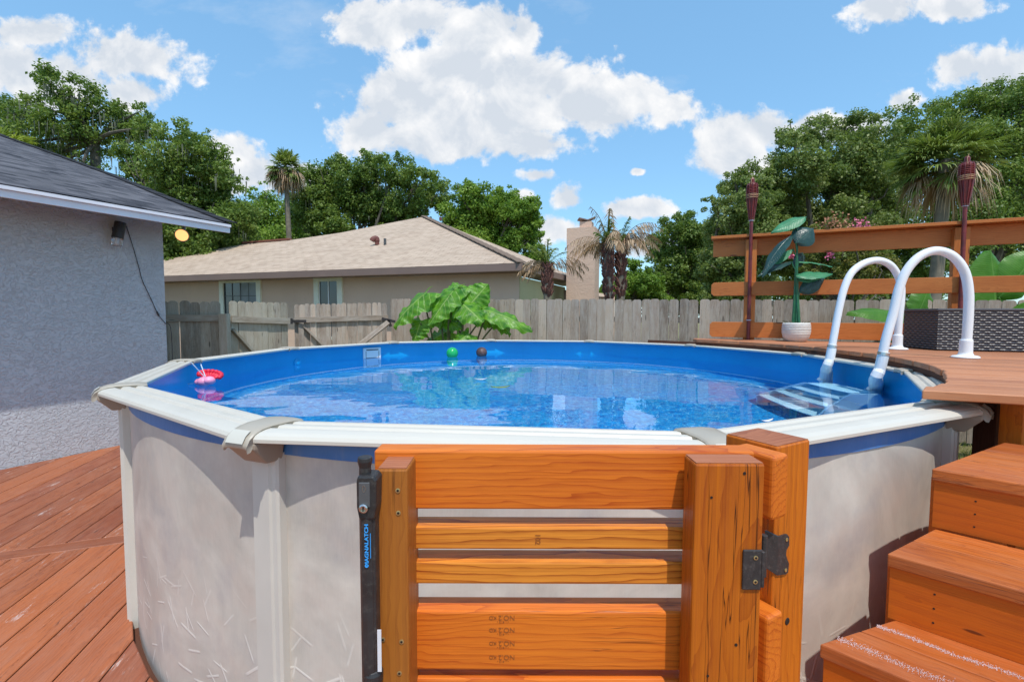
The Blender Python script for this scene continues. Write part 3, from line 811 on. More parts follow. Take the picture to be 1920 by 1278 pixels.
def decking(mb, region, adir, width, gap, z, th, tintf=None):
    """region: list of (point, inward normal) half planes; bounded box first"""
    ad = Vector(adir).normalized(); pd = Vector((-ad.y, ad.x))
    for k in range(-80, 80):
        c = pd * (k * (width + gap)); L = 9
        poly = [c - ad * L - pd * width / 2, c + ad * L - pd * width / 2, c + ad * L + pd * width / 2, c - ad * L + pd * width / 2]
        for p_, n_ in region:
            poly = clip_half(poly, p_, n_)
            if len(poly) < 3: break
        if len(poly) >= 3:
            mb.prism([(q.x, q.y) for q in poly], z - th, z, (ad.x, ad.y), rng.random())

# ------------------------------------------------------------ lower deck
DL = .115
hv = Vector((math.sin(R(26.8)), math.cos(R(26.8))))     # direction of the grey house wall
hn = Vector((hv.y, -hv.x))                               # towards the pool
W0 = at_z(0, 880, DL).to_2d()
low = thing('lower_deck', (-2.5, 2, 0), 'red-brown stained wooden deck boards left of the pool, laid diagonally', 'deck')
bd = Vector((math.sin(R(-13.5)), math.cos(R(-13.5))))
dA = at_z(0, 1042, DL).to_2d(); dB = at_z(232, 1009, DL).to_2d(); dd = (dB - dA).normalized(); dn = Vector((-dd.y, dd.x))
pcx = PC.to_2d()
# pool cut-out: outside the circle, taken board by board against the tangent at the board's nearest point
def deck_group(mb, extra):
    ad = bd.normalized(); pd = Vector((-ad.y, ad.x)); width, gap = .188, .007
    for k in range(-70, 70):
        c = pd * (k * (width + gap)); off = (pcx - c).dot(pd)
        if abs(off) > 12: continue
        along = (pcx - c).dot(ad); segs = []
        RR = WR + .030
        if abs(off) - width / 2 < RR:
            # half chord at the board's inner and outer edges
            e1 = off - width / 2; e2 = off + width / 2
            h1 = math.sqrt(max(0, RR ** 2 - e1 ** 2)); h2 = math.sqrt(max(0, RR ** 2 - e2 ** 2))
            # local frame: pd coordinate +-width/2 ; circle centre at pd = off
            hl = math.sqrt(max(0, RR ** 2 - (off + width / 2) ** 2)); hr_ = math.sqrt(max(0, RR ** 2 - (off - width / 2) ** 2))
            segs = [[(-14, -width / 2), (along - hl, -width / 2), (along - hr_, width / 2), (-14, width / 2)],
                    [(along + hl, -width / 2), (14, -width / 2), (14, width / 2), (along + hr_, width / 2)]]
        else:
            segs = [[(-14, -width / 2), (14, -width / 2), (14, width / 2), (-14, width / 2)]]
        for sg in segs:
            poly = [c + ad * u + pd * v for u, v in sg]
            for p_, n_ in extra:
                poly = clip_half(poly, p_, n_)
                if len(poly) < 3: break
            if len(poly) >= 3: mb.prism([(q.x, q.y) for q in poly], DL - .035, DL, (ad.x, ad.y), rng.random())
lim = [(W0 + hn * .01, hn), (Vector((-7, 0)), Vector((1, 0))), (Vector((0, -3)), Vector((0, 1))), (Vector((0, 6.2)), Vector((0, -1))), (Vector((3.2, 0)), Vector((-1, 0)))]
mb = MB()
deck_group(mb, lim + [(dA + dn * .072, dn)])
deck_group(mb, lim + [(dA - dn * .072, -dn)])
mb.build('deck_boards', M['deck_low'], low, bevel=.004, seg=1)
EL = next(q / 200 for q in range(0, 1200) if (dA + dd * (q / 200) - pcx).length < WR + .05)
mb = MB(); poly = [dA - dd * 3 - dn * .068, dA + dd * EL - dn * .068, dA + dd * EL + dn * .068, dA - dd * 3 + dn * .068]
for p_, n_ in lim: poly = clip_half(poly, p_, n_)
mb.prism([(q.x, q.y) for q in poly], DL - .035, DL + .001, (dd.x, dd.y), .12)
# the divider stops at the pool
o_ = mb.build('divider_board', M['deck_low'], low, bevel=.004, seg=1)
o_.data.update()
mb = MB()
mb.prism([(-7, -3), (3.2, -3), (3.2, -.2), (-.4, 1.22), (-1.55, 2.0), (-2.30, 2.7), (-2.62, 3.5), (-2.66, 4.6), (-3.2, 5.0), (-7, 5.5)], 0.01, DL - .045, (1, 0), .5); mb.build('deck_frame_shade', M['dark_wood'], low)  # solid slab under the boards, dark colour stands in for gap shade
# cover piece beside the upright
p1 = at_z(232, 1176, DL + .01).to_2d(); p2 = at_z(258, 1177, DL + .01).to_2d(); p3 = at_z(264, 1204, DL + .01).to_2d(); p4 = at_z(205, 1240, DL + .01).to_2d()

# ------------------------------------------------------------ gate
gx = lambda px, y, py=900: at_y(px, py, y).x
gate = thing('gate', (.08, .66, DL), 'orange stained wooden slatted gate in front of the pool', 'gate')
GY = .614
def zat(py, y, px=960): return at_y(px, py, y).z
mb = MB(); mb.box((gx(706, GY), GY, DL + .04), (gx(764, GY), GY + .07, zat(880, GY)), 2, .30)
gl_ = mb.build('stile', M['post_wood_dull'], gate, bevel=.003)
mb = MB(); mb.box((gx(1303, GY), GY, DL + .04), (gx(1434, GY), GY + .042, zat(868, GY)), 2, .77)
gr_ = mb.build('stile', M['post_wood'], gate, bevel=.003)
for nm, st_, z_ in (('a', (706, 764, .07), 880), ('b', (1303, 1434, .042), 868)):
    mb = MB(); a_, b_, d_ = st_
    mb.board((gx(a_, GY) + .002, GY + d_ / 2, zat(z_, GY) + .0006), (gx(b_, GY) - .002, GY + d_ / 2, zat(z_, GY) + .0006), d_ - .004, .001)
    mb.build('end_grain', M['end_grain'], gl_ if nm == 'a' else gr_)
SY = .667
def slat(x0, x1, ytop, ybot, tint, y=SY, d=.038, mt='gate_wood'):
    mb = MB(); mb.box((gx(x0, y), y, zat(ybot, y)), (gx(x1, y), y + d, zat(ytop, y)), 0, tint)
    return mb.build('slat', M[mt], gate, bevel=.003)
s_top = slat(702, 1414, 845, 955, .06)
slat(712, 1425, 988, 1030, .42, mt='slat_wood'); slat(712, 1425, 1053, 1095, .63, mt='slat_wood')
s_bot = slat(712, 1425, 1146, 1256, .21); slat(712, 1425, 1273, 1318, .5); slat(712, 1425, 1345, 1455, .35)
# lumber stamps
for r_, yy in enumerate((1152, 1175, 1200, 1226)):
    for txt, px, sz, rot in (('NO.2', 950, .0105, math.pi), ('KD', 924, .008, math.pi)):
        p = at_y(px, yy + 5, SY - .0006)
        text_obj('lumber_stamp', txt, sz, M['ink'], Matrix.Translation(p) @ Matrix.Rotation(R(90), 4, 'X') @ Matrix.Rotation(R(180), 4, 'Z') @ Matrix.Scale(1.0, 4), s_bot, .0002)
    p = at_y(943, yy + 13, SY - .0006)
    text_obj('lumber_stamp', '- - 413 -', .0052, M['ink'], Matrix.Translation(p) @ Matrix.Rotation(R(90), 4, 'X') @ Matrix.Rotation(R(180), 4, 'Z'), s_bot, .0002)
p = at_y(1008, 1010, SY - .0006)
text_obj('lumber_stamp', '102', .011, M['ink'], Matrix.Translation(p) @ Matrix.Rotation(R(90), 4, 'X') @ Matrix.Rotation(R(-90), 4, 'Z'), gate, .0002)
# screw holes
def screws(parent, pts, y, r=.0042):
    for (px, py) in pts:
        p = at_y(px, py, y)
        mb = MB(); mb.lathe([(r, 0), (r, .0008), (r * .55, .0010), (r * .5, .0002)], p, 12, .5, (0, -1, 0)); sc_ = mb.build('screw', M['screw'], parent)
        mb = MB(); mb.lathe([(r * .55, 0), (r * .5, .0013)], p, 10, .5, (0, -1, 0)); mb.build('screw_socket', M['hole'], sc_)
screws(gl_, [(746, 919), (747, 961), (718, 1198), (753, 1202), (749, 1261)], GY - .0003, .0032)
for (px, py, r_) in ((1396, 887, .0022), (1334, 932, .0018), (1380, 1208, .0022), (1327, 1266, .0018)):
    mb = MB(); mb.lathe([(r_, 0), (r_ * .9, .0006)], at_y(px, py, GY - .0002), 10, .5, (0, -1, 0)); mb.build('nail_hole', M['hole'], gr_)

# latch
latch_x0 = gx(672, .60); 
mb = MB()
mb.tube([Vector((gx(694, .6), .60, DL + .25)), Vector((gx(690, .6), .60, zat(960, .6)))], .0115, 10)
mb.box((gx(680, .6), .592, DL + .25), (gx(706, .6), .612, zat(950, .6)), 2)
la = mb.build('magnetic_latch', M['black_plastic'], gate, bevel=.003)
mb = MB()
hx0, hx1, hz0, hz1 = gx(667, .588), gx(706, .588), zat(976, .588), zat(893, .588)
vs = [(hx0 + .003, .588, hz0), (hx1 - .004, .588, hz0), (hx1 - .001, .588, hz0 + .016), (hx1, .588, hz1 - .006), (hx1 - .004, .588, hz1), (hx0 + .002, .588, hz1), (hx0, .588, hz1 - .008), (hx0, .588, hz0 + .016)]
vs = vs + [(x, y + .028, z) for x, y, z in vs]; n = 8
mb.add(vs, [tuple(range(n)), tuple(range(2 * n - 1, n - 1, -1))] + [(i, n + i, n + (i + 1) % n, (i + 1) % n) for i in range(n)], None, .5)
mb.build('latch_housing', M['black_plastic'], la, bevel=.003)
mb = MB(); mb.box((gx(672, .587), .5865, zat(952, .587)), (gx(693, .587), .589, zat(905, .587)), 2); mb.build('latch_plate', M['panel_grey'], la, bevel=.002)
mb = MB(); mb.tube([Vector((gx(682, .586) + .0018 * math.cos(a_ * math.pi / 8), .5862, zat(917, .586) + .0042 * math.sin(a_ * math.pi / 8))) for a_ in range(17)], .0003, 5); mb.build('latch_emblem', M['steel'], la)
mb = MB(); mb.lathe([(.0058, 0), (.0058, .003), (.004, .004), (.0012, .0035)], (gx(681, .586), .587, zat(953, .586)), 20, .5, (0, -1, 0)); mb.build('key_lock', M['steel'], la)
mb = MB(); mb.box((gx(681, .586) - .0005, .5822, zat(953, .586) - .003), (gx(681, .586) + .0005, .584, zat(953, .586) + .003), 2); mb.build('keyhole', M['hole'], la)
kx = gx(685, .6); mb = MB(); kz0 = zat(893, .6); kz1 = zat(857, .6)
mb.lathe([(.0075, 0), (.0078, .003), (.0075, .012), (.0095, (kz1 - kz0) * .8), (.0092, kz1 - kz0), (.006, kz1 - kz0 + .001)], (kx, .600, kz0), 14); mb.build('latch_knob', M['black_plastic'], la, bevel=.001, smooth=False)
mb = MB(); mb.lathe([(.013, 0), (.013, .012), (.010, .018)], (gx(695, .6), .60, zat(1275, .6)), 16); mb.build('latch_collar', M['black_plastic'], la, bevel=.002)
MR = Matrix.Rotation(R(90), 4, 'X') @ Matrix.Rotation(R(90), 4, 'Z')
p = at_y(687.5, 1022, .5872); text_obj('latch_lettering', 'MAGNALATCH', .0082, M['blue_print'], Matrix.Translation(p) @ MR @ Matrix.Scale(.80, 4, (0, 1, 0)), la, .0003, .0002, 1.0)
mb = MB(); c_ = at_y(687.5, 1060, .5872); mb.tube([c_ + Vector((.0019 * math.cos(k * math.pi / 8), 0, .0019 * math.sin(k * math.pi / 8))) for k in range(17)], .0006, 5); mb.build('latch_logo', M['blue_print'], la)
mb = MB(); mb.box((gx(694.5, .588, 1020), .5868, zat(1046, .588)), (gx(695.5, .588, 1020), .5876, zat(1000, .588)), 2); mb.build('latch_lettering', M['blue_print'], la)
mb = MB(); mb.box((gx(704, .592), .5908, zat(1258, .592)), (gx(711.5, .592), .5918, zat(1180, .592)), 2); mb.build('paper_sticker', M['paper'], la)

# hinge plate on the gate + bracket towards the post
mb = MB(); mb.box((gx(1398, .611), .6105, zat(1104, .611)), (gx(1433.5, .611), .6138, zat(1029, .611)), 2); hp = mb.build('hinge', M['black_metal'], gate, bevel=.0015)
mb = MB(); hz = zat(1066, .63)
mb.box((gx(1433.6, .611) , .611, zat(1085, .63)), (gx(1440, .611), .66, zat(1020, .63)), 2)
mb.tube([(gx(1440, .64), .645, zat(1082, .64)), (gx(1440, .64), .645, zat(1003, .64))], .0045, 10)
mb.build('hinge_knuckle', M['black_metal'], hp, bevel=.001)
screws(hp, [(1417, 1045), (1416, 1090)], .6102, .0030)

# ------------------------------------------------------------ fixed post with rail stubs
PZ = CAMZ - .20
pf = at_z(1458, 838, PZ).to_2d(); pr = at_z(1523, 823, PZ).to_2d()
pe = (pr - pf).normalized(); pn = Vector((-pe.y, pe.x)); s89 = .089
post = thing('gate_post', (pf.x, pf.y, DL), 'square orange fence post with dark knotted top, right of the gate', 'post')
c2 = pf + pe * s89 / 2 + pn * s89 / 2
mb = MB(); mb.board((c2.x, c2.y, DL), (c2.x, c2.y, PZ), s89, s89, (pn.x, pn.y, 0), .83); mb.build('post_body', M['post_wood'], post, bevel=.0025)
mb = MB(); mb.board(Vector((*(c2 - pe * .0425), PZ + .0006)), Vector((*(c2 + pe * .0425), PZ + .0006)), .085, .001); mb.build('end_grain', M['end_grain'], post)
for (y0, y1, px) in ((845, 962, 1465), (1135, 1264, 1449)):
    b0 = pf - pe * .004 + pn * .028
    e0 = b0 - pe * .045
    ztop, zb = at_y(px, y0, .70).z, at_y(px, y1, .70).z
    cz = (ztop + zb) / 2
    q0 = pf - pe * .022 - pn * .02; q1 = q0 + pn * .07 - pe * 0
    mb = MB(); mb.board((q0.x, q0.y, cz), (q1.x, q1.y, cz), .038, ztop - zb, (0, 0, 1), rng.random()); mb.build('rail_stub', M['gate_wood'], post, bevel=.006, seg=3)
# post-side hinge leaf
def onpost(px, py, off=.0): return on_plane(px, py, (*(pf - pn * off), 0), (pn.x, pn.y, 0))
out_ = [(1459, 1006), (1476, 1001), (1480, 1006), (1480, 1022), (1475, 1030), (1474, 1040), (1477, 1050), (1479.5, 1055), (1478, 1072), (1474, 1076), (1457, 1078)]
out_.reverse()
pp = [onpost(x, y, .003) for x, y in out_]
mb = MB(); vs = pp + [q + Vector((pn.x, pn.y, 0)) * .0028 for q in pp]; n = len(pp)
mb.add(vs, [tuple(range(n)), tuple(range(2 * n - 1, n - 1, -1))] + [(i, n + i, n + (i + 1) % n, (i + 1) % n) for i in range(n)], None, .5)
hl_ = mb.build('hinge_leaf', M['black_metal'], post)
mb = MB()
a_ = onpost(1459, 1006, .003); b_ = onpost(1457, 1078, .003); a2 = at_y(1434, 994, .70); b2 = at_y(1434, 1063, .70)
vs = [a_, b_, b2, a2]; vs = vs + [v + Vector((.003, .002, 0)) for v in vs]
mb.add(vs, [(0, 1, 2, 3), (7, 6, 5, 4), (0, 4, 5, 1), (1, 5, 6, 2), (2, 6, 7, 3), (3, 7, 4, 0)], None, .5); mb.build('hinge_side', M['black_metal'], hl_)
for (px, py) in ((1475, 1011), (1473, 1068)):
    p = onpost(px, py, .0034); mb = MB(); mb.lathe([(.0030, 0), (.0030, .0008), (.0016, .001), (.0015, .0002)], p, 12, .5, (-pn.x, -pn.y, 0)); mb.build('screw', M['screw'], hl_)
mb = MB(); mb.lathe([(.006, 0), (.005, .001)], onpost(1476, 1164, .0002), 12, .5, (-pn.x, -pn.y, 0)); mb.build('knot', M['hole'], post)

# ------------------------------------------------------------ stairs
st = thing('deck_stairs', (1.6, 1.1, DL), 'orange wooden stairs climbing to the upper deck on the right', 'stairs')
wd = Vector((.73, -.69)).normalized(); wu = Vector((.69, .73)).normalized()
STEP = .19
treads = [(.865, (1537, 1206), (1662, 1166)), (.675, (1663.6, 1037), (1741, 997)), (.485, (1747, 878), (1816, 853))]
zs = []
tr_pts = []
for drop, a_, b_ in treads:
    z = CAMZ - drop; tr_pts.append((z, at_z(*a_, z).to_2d(), at_z(*b_, z).to_2d()))
# two more steps below the picture
z0_, f0, k0 = tr_pts[0]
extra = [(z0_ - STEP * (i + 1), f0 - wu * .268 * (i + 1) - wd * .12 * (i + 1), k0 - wu * .268 * (i + 1) - wd * .12 * (i + 1)) for i in range(3)]
allt = extra[::-1] + tr_pts
for i, (z, fp, bp_) in enumerate(allt):
    nosing = .022; bp2 = bp_ + (bp_ - fp).normalized() * (.05 if i < len(allt) - 1 else .35)
    depth = (bp2 - fp).dot(wu); L = 1.15
    grit = (i == len(allt) - 3)
    nb = 2 if i < len(allt) - 1 else 3
    for b2_ in range(nb):
        t0, t1 = b2_ / nb, (b2_ + 1) / nb
        l0 = fp + (bp2 - fp) * t0; l1 = fp + (bp2 - fp) * (t1 - .012)
        r0 = fp + wu * depth * t0 + wd * L; r1 = fp + wu * depth * (t1 - .012) + wd * L
        mb = MB(); mb.prism([(q.x, q.y) for q in (l0, r0, r1, l1)], z - .038, z, (wd.x, wd.y)); to = mb.build('tread_board', M['stair_tread'], st, bevel=.004, seg=2)
        if grit:
            # grit strip: sprinkled pale grains along each board
            mb = MB(); g_ = random.Random(5 + b2_); c0_ = l0 + wu * .055 + wd * .03
            for q_ in range(1500):
                u_ = g_.random() ** 1.15 * (.62 if b2_ == 0 else .45); v_ = g_.gauss(0, .008 if b2_ == 0 else .005) + .004 * math.sin(u_ * 30)
                if g_.random() > 1.1 - u_ * .8: continue
                s_ = .0006 + .0007 * g_.random(); P_ = c0_ + wd * u_ + wu * v_
                mb.add([(P_.x - s_, P_.y - s_, z + .0006), (P_.x + s_, P_.y - s_ * .6, z + .0006), (P_.x + s_ * .5, P_.y + s_, z + .0006), (P_.x, P_.y, z + .0024)],
                       [(0, 1, 3), (1, 2, 3), (2, 0, 3)], None, .5)
            go = mb.build('grit_strip', M['grit'], st); go['kind'] = 'stuff'
    # riser below this tread
    fr = fp + (bp_ - fp).normalized() * .012 + wu * .012; zb = (allt[i - 1][0] if i else DL + .0)
    mb = MB(); a3 = fr + wd * .004; b3 = fr + wd * (L - .02)
    mb.board(Vector((a3.x, a3.y, (zb + z - .038) / 2)), Vector((b3.x, b3.y, (zb + z - .038) / 2)), (z - .038 - zb) - .002, .03, (wu.x, wu.y, 0), .2 + .1 * i); ro = mb.build('riser', M['stair_riser'], st)
    for (du, dzz) in ((.10, .03), (.10, .07), (.10, .11), (.34, .05), (.34, .10)):
        q = fr - wu * .0152 + wd * du; mb = MB(); mb.lathe([(.0028, 0), (.0025, .0006)], (q.x, q.y, z - .05 - dzz), 8, .5, (-wu.x, -wu.y, 0)); mb.build('nail_hole', M['hole'], ro)
    # left side panel (stringer) of each step, below the tread, following the pool
    mb = MB(); q0 = fr + wd * .010 + wu * .018; q1 = fr + wd * .010 + (bp2 - fp) * .98
    mb.board(Vector((q0.x, q0.y, (DL + z - .038) / 2)), Vector((q1.x, q1.y, (DL + z - .038) / 2)), (z - .040 - DL), .03, (-(q1 - q0).normalized().y, (q1 - q0).normalized().x, 0), .4)
    mb.build('side_board', M['stair_riser'], st)

# ------------------------------------------------------------ upper deck
ud = thing('upper_deck', (3.5, 3.5, 0), 'raised wooden deck wrapping the right side of the pool', 'deck')
c1_ = at_z(1729, 731, DECKH).to_2d(); c2_ = at_z(1920, 742, DECKH).to_2d()
du = Vector((math.cos(R(-25)), math.sin(R(-25)))); dvv = Vector((-du.y, du.x))
postA = at_z(1403, 636, DECKH).to_2d()
BACK = postA + dvv * .14
lim2 = [(c1_, dvv), (BACK, -dvv), (Vector((9.5, 0)), Vector((-1, 0)))]
mb = MB(); width, gap = .137, .005
kmax = 60; RR = 2.705
tipx = at_z(1302, 633, DECKH).to_2d()
for k in range(-2, kmax):
    c = c1_ + dvv * (width / 2 + k * (width + gap)); off = (pcx - c).dot(dvv)
    if k < 0: continue
    if (c + dvv * width / 2 - BACK).dot(dvv) > 0: break
    along = (pcx - c).dot(du)
    e0, e1 = abs(off + width / 2), abs(off - width / 2)
    lo0 = along + (math.sqrt(RR ** 2 - e0 ** 2) if e0 < RR else -1e9); lo1 = along + (math.sqrt(RR ** 2 - e1 ** 2) if e1 < RR else -1e9)
    tip = (tipx - c).dot(du)
    jag = rng.uniform(-.006, .014)
    lo0 = max(lo0, tip) + jag; lo1 = max(lo1, tip) + jag
    if k == 0: lo0 = lo1 = max(0.0, min(lo0, lo1)) ; 
    if k == 0: lo0 = -.0; lo1 = .05
    poly = [c + du * lo0 - dvv * width / 2, c + du * 7 - dvv * width / 2, c + du * 7 + dvv * width / 2, c + du * lo1 + dvv * width / 2]
    mb.prism([(q.x, q.y) for q in poly], DECKH - .036, DECKH, (du.x, du.y), rng.random())
mb.build('deck_boards', M['deck_high'], ud, bevel=.004, seg=1)
# joist ends and framing under the cut edge
mb = MB()
a_ = -38
while a_ < 52:
    q0 = pol(2.74, a_); q1 = pol(2.74, a_ + 5.2)
    mb.board((q0.x, q0.y, DECKH - .058), (q1.x, q1.y, DECKH - .058), .03, .042, (0, 0, 1))
    a_ += 5.0
mb.build('edge_blocking', M['dark_wood'], ud)
mb = MB()
q0 = c1_ + du * .62 + dvv * .06; q1 = q0 + du * 4.5
mb.board((q0.x, q0.y, DECKH - .036 - .07), (q1.x, q1.y, DECKH - .036 - .07), .038, .14, (0, 0, 1)); mb.build('rim_joist', M['dark_wood'], ud)
for px in (1866,):
    q = at_y(px, 800, 2.05).to_2d() ; mb = MB(); mb.board((q.x, q.y, 0), (q.x, q.y, DECKH - .04), .10, .10, (0, 1, 0)); mb.build('support_post', M['dark_wood'], ud, bevel=.003)
q = at_y(1925, 800, 1.85).to_2d(); mb = MB(); mb.board((q.x, q.y, 0), (q.x, q.y, DECKH - .04), .13, .09, (0, 1, 0), .4); mb.build('support_post', M['post_wood'], ud, bevel=.003)
for (x_, y_) in ((3.2, 2.6), (3.3, 5.0), (4.6, 4.4), (4.5, 2.2), (6.5, 3.2)):
    mb = MB(); mb.board((x_, y_, 0), (x_, y_, DECKH - .04), .09, .09, (0, 1, 0)); mb.build('support_post', M['dark_wood'], ud)

# ------------------------------------------------------------ railing
rl = thing('deck_railing', (*postA, DECKH), 'orange wooden deck railing with three horizontal boards', 'railing')
hA = on_plane(1403, 447, (*postA, 0), (dvv.x, dvv.y, 0)).z
rd = du
def rp(px, py): return on_plane(px, py, (*(postA - dvv * .06), 0), (dvv.x, dvv.y, 0))
pB = rp(1797, 600).to_2d() + dvv * .06
for q in (postA, pB, pB + (pB - postA)):
    mb = MB(); mb.board((q.x, q.y, DECKH), (q.x, q.y, hA - .02), .125, .09, (dvv.x, dvv.y, 0)); mb.build('post', M['rail_wood'], rl, bevel=.003)
RL = 6.5
def rail(pxl, yt, yb, off, chamfer=.0):
    a_ = rp(pxl, yt); z1 = a_.z; z0 = rp(pxl, yb).z; s0 = (a_.to_2d() - postA).dot(du)
    base = postA + dvv * off
    mb = MB(); cz = .03 if chamfer else .004
    prof = [(s0 + cz, z0), (s0 + RL, z0), (s0 + RL, z1), (s0 + cz, z1), (s0, z1 - cz), (s0, z0 + cz)]
    vs, gs = [], []
    for th in (-.019, .019):
        for s_, z in prof: q = base + du * s_ + dvv * th; vs.append((q.x, q.y, z)); gs.append((s_, z - z0 - .07, th))
    n = 6; ti = rng.random()
    mb.add(vs, [tuple(range(n)), tuple(range(2 * n - 1, n - 1, -1))] + [(i, n + i, n + (i + 1) % n, (i + 1) % n) for i in range(n)], gs, ti)
    mb.build('rail_board', M['rail_wood'], rl, bevel=.003)
    return z1, s0
zt, s0 = rail(1337, 449, 480, .066)
rail(1334, 530, 555, -.066, 1); rail(1331, 603, 631, -.066, 1)
q0 = postA + du * (s0 - .02) ; q1 = q0 + du * RL
mb = MB(); mb.board((q0.x, q0.y, zt + .018), (q1.x, q1.y, zt + .018), .20, .034, (0, 0, 1)); mb.build('top_rail', M['rail_wood'], rl, bevel=.003)

# ------------------------------------------------------------ torches
def torch(label, base, topz, tilt):
    th = thing('garden_torch', base, label, 'torch', 'bamboo torches tied to the railing posts')
    H = topz - base.z; top = base + Vector((tilt, 0, H))
    ax = (top - base).normalized()
    mb = MB(); hs = 1.28; mb.tube([base, base + ax * (H - .40)], [.021, .019], 12)
    for k in range(7): q = base + ax * (.12 + k * .17); mb.tube([q, q + ax * .008], .0225, 12)
    mb.build('pole', M['torch_bamboo'], th, smooth=False)
    q = base + ax * (H - .40 * hs)
    mb = MB(); mb.tube([q, q + ax * (.06 * hs), q + ax * (.22 * hs), q + ax * (.30 * hs), q + ax * (.34 * hs)], [.020, .030, .056, .056, .038], 14)
    hd = mb.build('torch_basket', M['torch_bamboo'], th)
    mb = MB()
    for k in range(10):
        a_ = k * 2 * math.pi / 10; o1 = Vector((math.cos(a_), math.sin(a_), 0))
        mb.tube([q + o1 * .026, q + ax * (.10 * hs) + o1 * .042, q + ax * (.22 * hs) + o1 * .063, q + ax * (.31 * hs) + o1 * .060, q + ax * (.335 * hs) + o1 * .050], .0055, 6)
    mb.build('basket_strip', M['torch_bamboo'], hd)
    mb = MB()
    for hh, rr in ((.20, .064), (.215, .066), (.228, .0665)): mb.lathe([(rr, 0), (rr + .003, .004), (rr, .009)], q + ax * (hh * hs), 16)
    mb.lathe([(.024, 0), (.025, .004), (.024, .01)], q + ax * (.01 * hs), 16)
    mb.build('cord_binding', M['torch_bind'], hd)
    mb = MB()
    for hh, rr in ((.245, .067), (.258, .0675), (.272, .067), (.287, .065), (.30, .063), (.312, .059)): mb.lathe([(rr - .004, 0), (rr + .002, .005), (rr - .004, .011)], q + ax * (hh * hs), 16)
    mb.build('weave', M['torch_bamboo'], hd)
    mb = MB(); mb.lathe([(.024, 0), (.024, .07), (.016, .085), (.012, .085)], q + ax * (.32 * hs), 16)
    mb.build('fuel_can', M['torch_bamboo'], hd)
    mb = MB(); mb.tube(smooth_path([q + ax * (.30 * hs) + Vector((-.03, -.045, 0)), q + ax * (.36 * hs) + Vector((-.028, -.03, 0)), q + ax * (.40 * hs) + Vector((-.005, -.02, 0))], 5), .003, 5); mb.build('wire', M['torch_bind'], hd)
    for hh in (.23, H * .73):
        mb = MB(); mb.lathe([(.024, 0), (.027, .003), (.027, .009), (.024, .012)], base + ax * hh, 14); mb.build('zip_tie', M['zip_tie'], th)
    return th
bA = at_z(1403, 639, DECKH + .002); tA = at_y(1412, 330, bA.y)
bA2 = Vector((*(postA - dvv * .115), DECKH + .002)); yA = bA2.y
tA = at_y(1411, 331, yA).z; bx = at_y(1404, 600, yA).x; torch('dark red bamboo torch tied to the left railing post', Vector((bx, yA, DECKH + .002)), tA, at_y(1411, 331, yA).x - bx)
yB = (pB - dvv * .115).y
tB = at_y(1814, 290, yB).z; bx = at_y(1799, 620, yB).x; torch('dark red bamboo torch tied to the railing post behind the hot tub', Vector((bx, yB, DECKH + .002)), tB, at_y(1814, 290, yB).x - bx)

# ------------------------------------------------------------ leaf blades
def blade(mb, base, d, nrm, L, W, shape='heart', droop=.3, fold=.15, ruffle=.02, nu=14, nv=8, seed=0, u0=0.0):
    """leaf surface with uv (u along 0..1, v across -1..1)"""
    d = Vector(d).normalized(); nrm = Vector(nrm); nrm = (nrm - d * nrm.dot(d)).normalized(); s_ = d.cross(nrm)
    vs, fs, us = [], [], []; rr = random.Random(seed)
    ph = rr.random() * 9
    for i in range(nu + 1):
        u = i / nu
        if shape == 'heart':
            hw = W / 2 * (math.sin(math.pi * min(1, (u + .10) / 1.12) ** .72) ** .72); back = 0
        elif shape == 'banana': hw = W / 2 * min(1, (u * 5) ** .6) * (1 - max(0, u - .55) ** 2 * 4.3) if u < .999 else W * .02
        else: hw = W / 2 * max(.02, math.sin(math.pi * u ** .8) ** .8)
        hw = max(hw, .002)
        for j in range(nv + 1):
            v = -1 + 2 * j / nv
            x = u * L
            if shape == 'heart': x = (u - .22 * max(0, abs(v) - .15) * (1 - u) ** 3 * 1.3) * L
            h = -droop * L * u * u + fold * abs(v) * hw * 2 * .5 - .12 * W * v * v * (1 if shape != 'heart' else .6)
            h += ruffle * (math.sin(ph + u * 17 + v * 2) + .6 * math.sin(ph * 2 + u * 37 - v * 3)) * abs(v) ** 1.5
            if shape == 'heart': hw_ = hw * (1 + .05 * math.sin(u * 41 + ph)); 
            vs.append(Vector(base) + d * x + s_ * v * (hw_ if shape == 'heart' else hw) + nrm * h); us.append((u + u0, v))
    for i in range(nu):
        for j in range(nv):
            a = i * (nv + 1) + j; fs.append((a, a + 1, a + nv + 2, a + nv + 1))
    mb.add(vs, fs, None, rr.random(), [[us[k] for k in f] for f in fs])

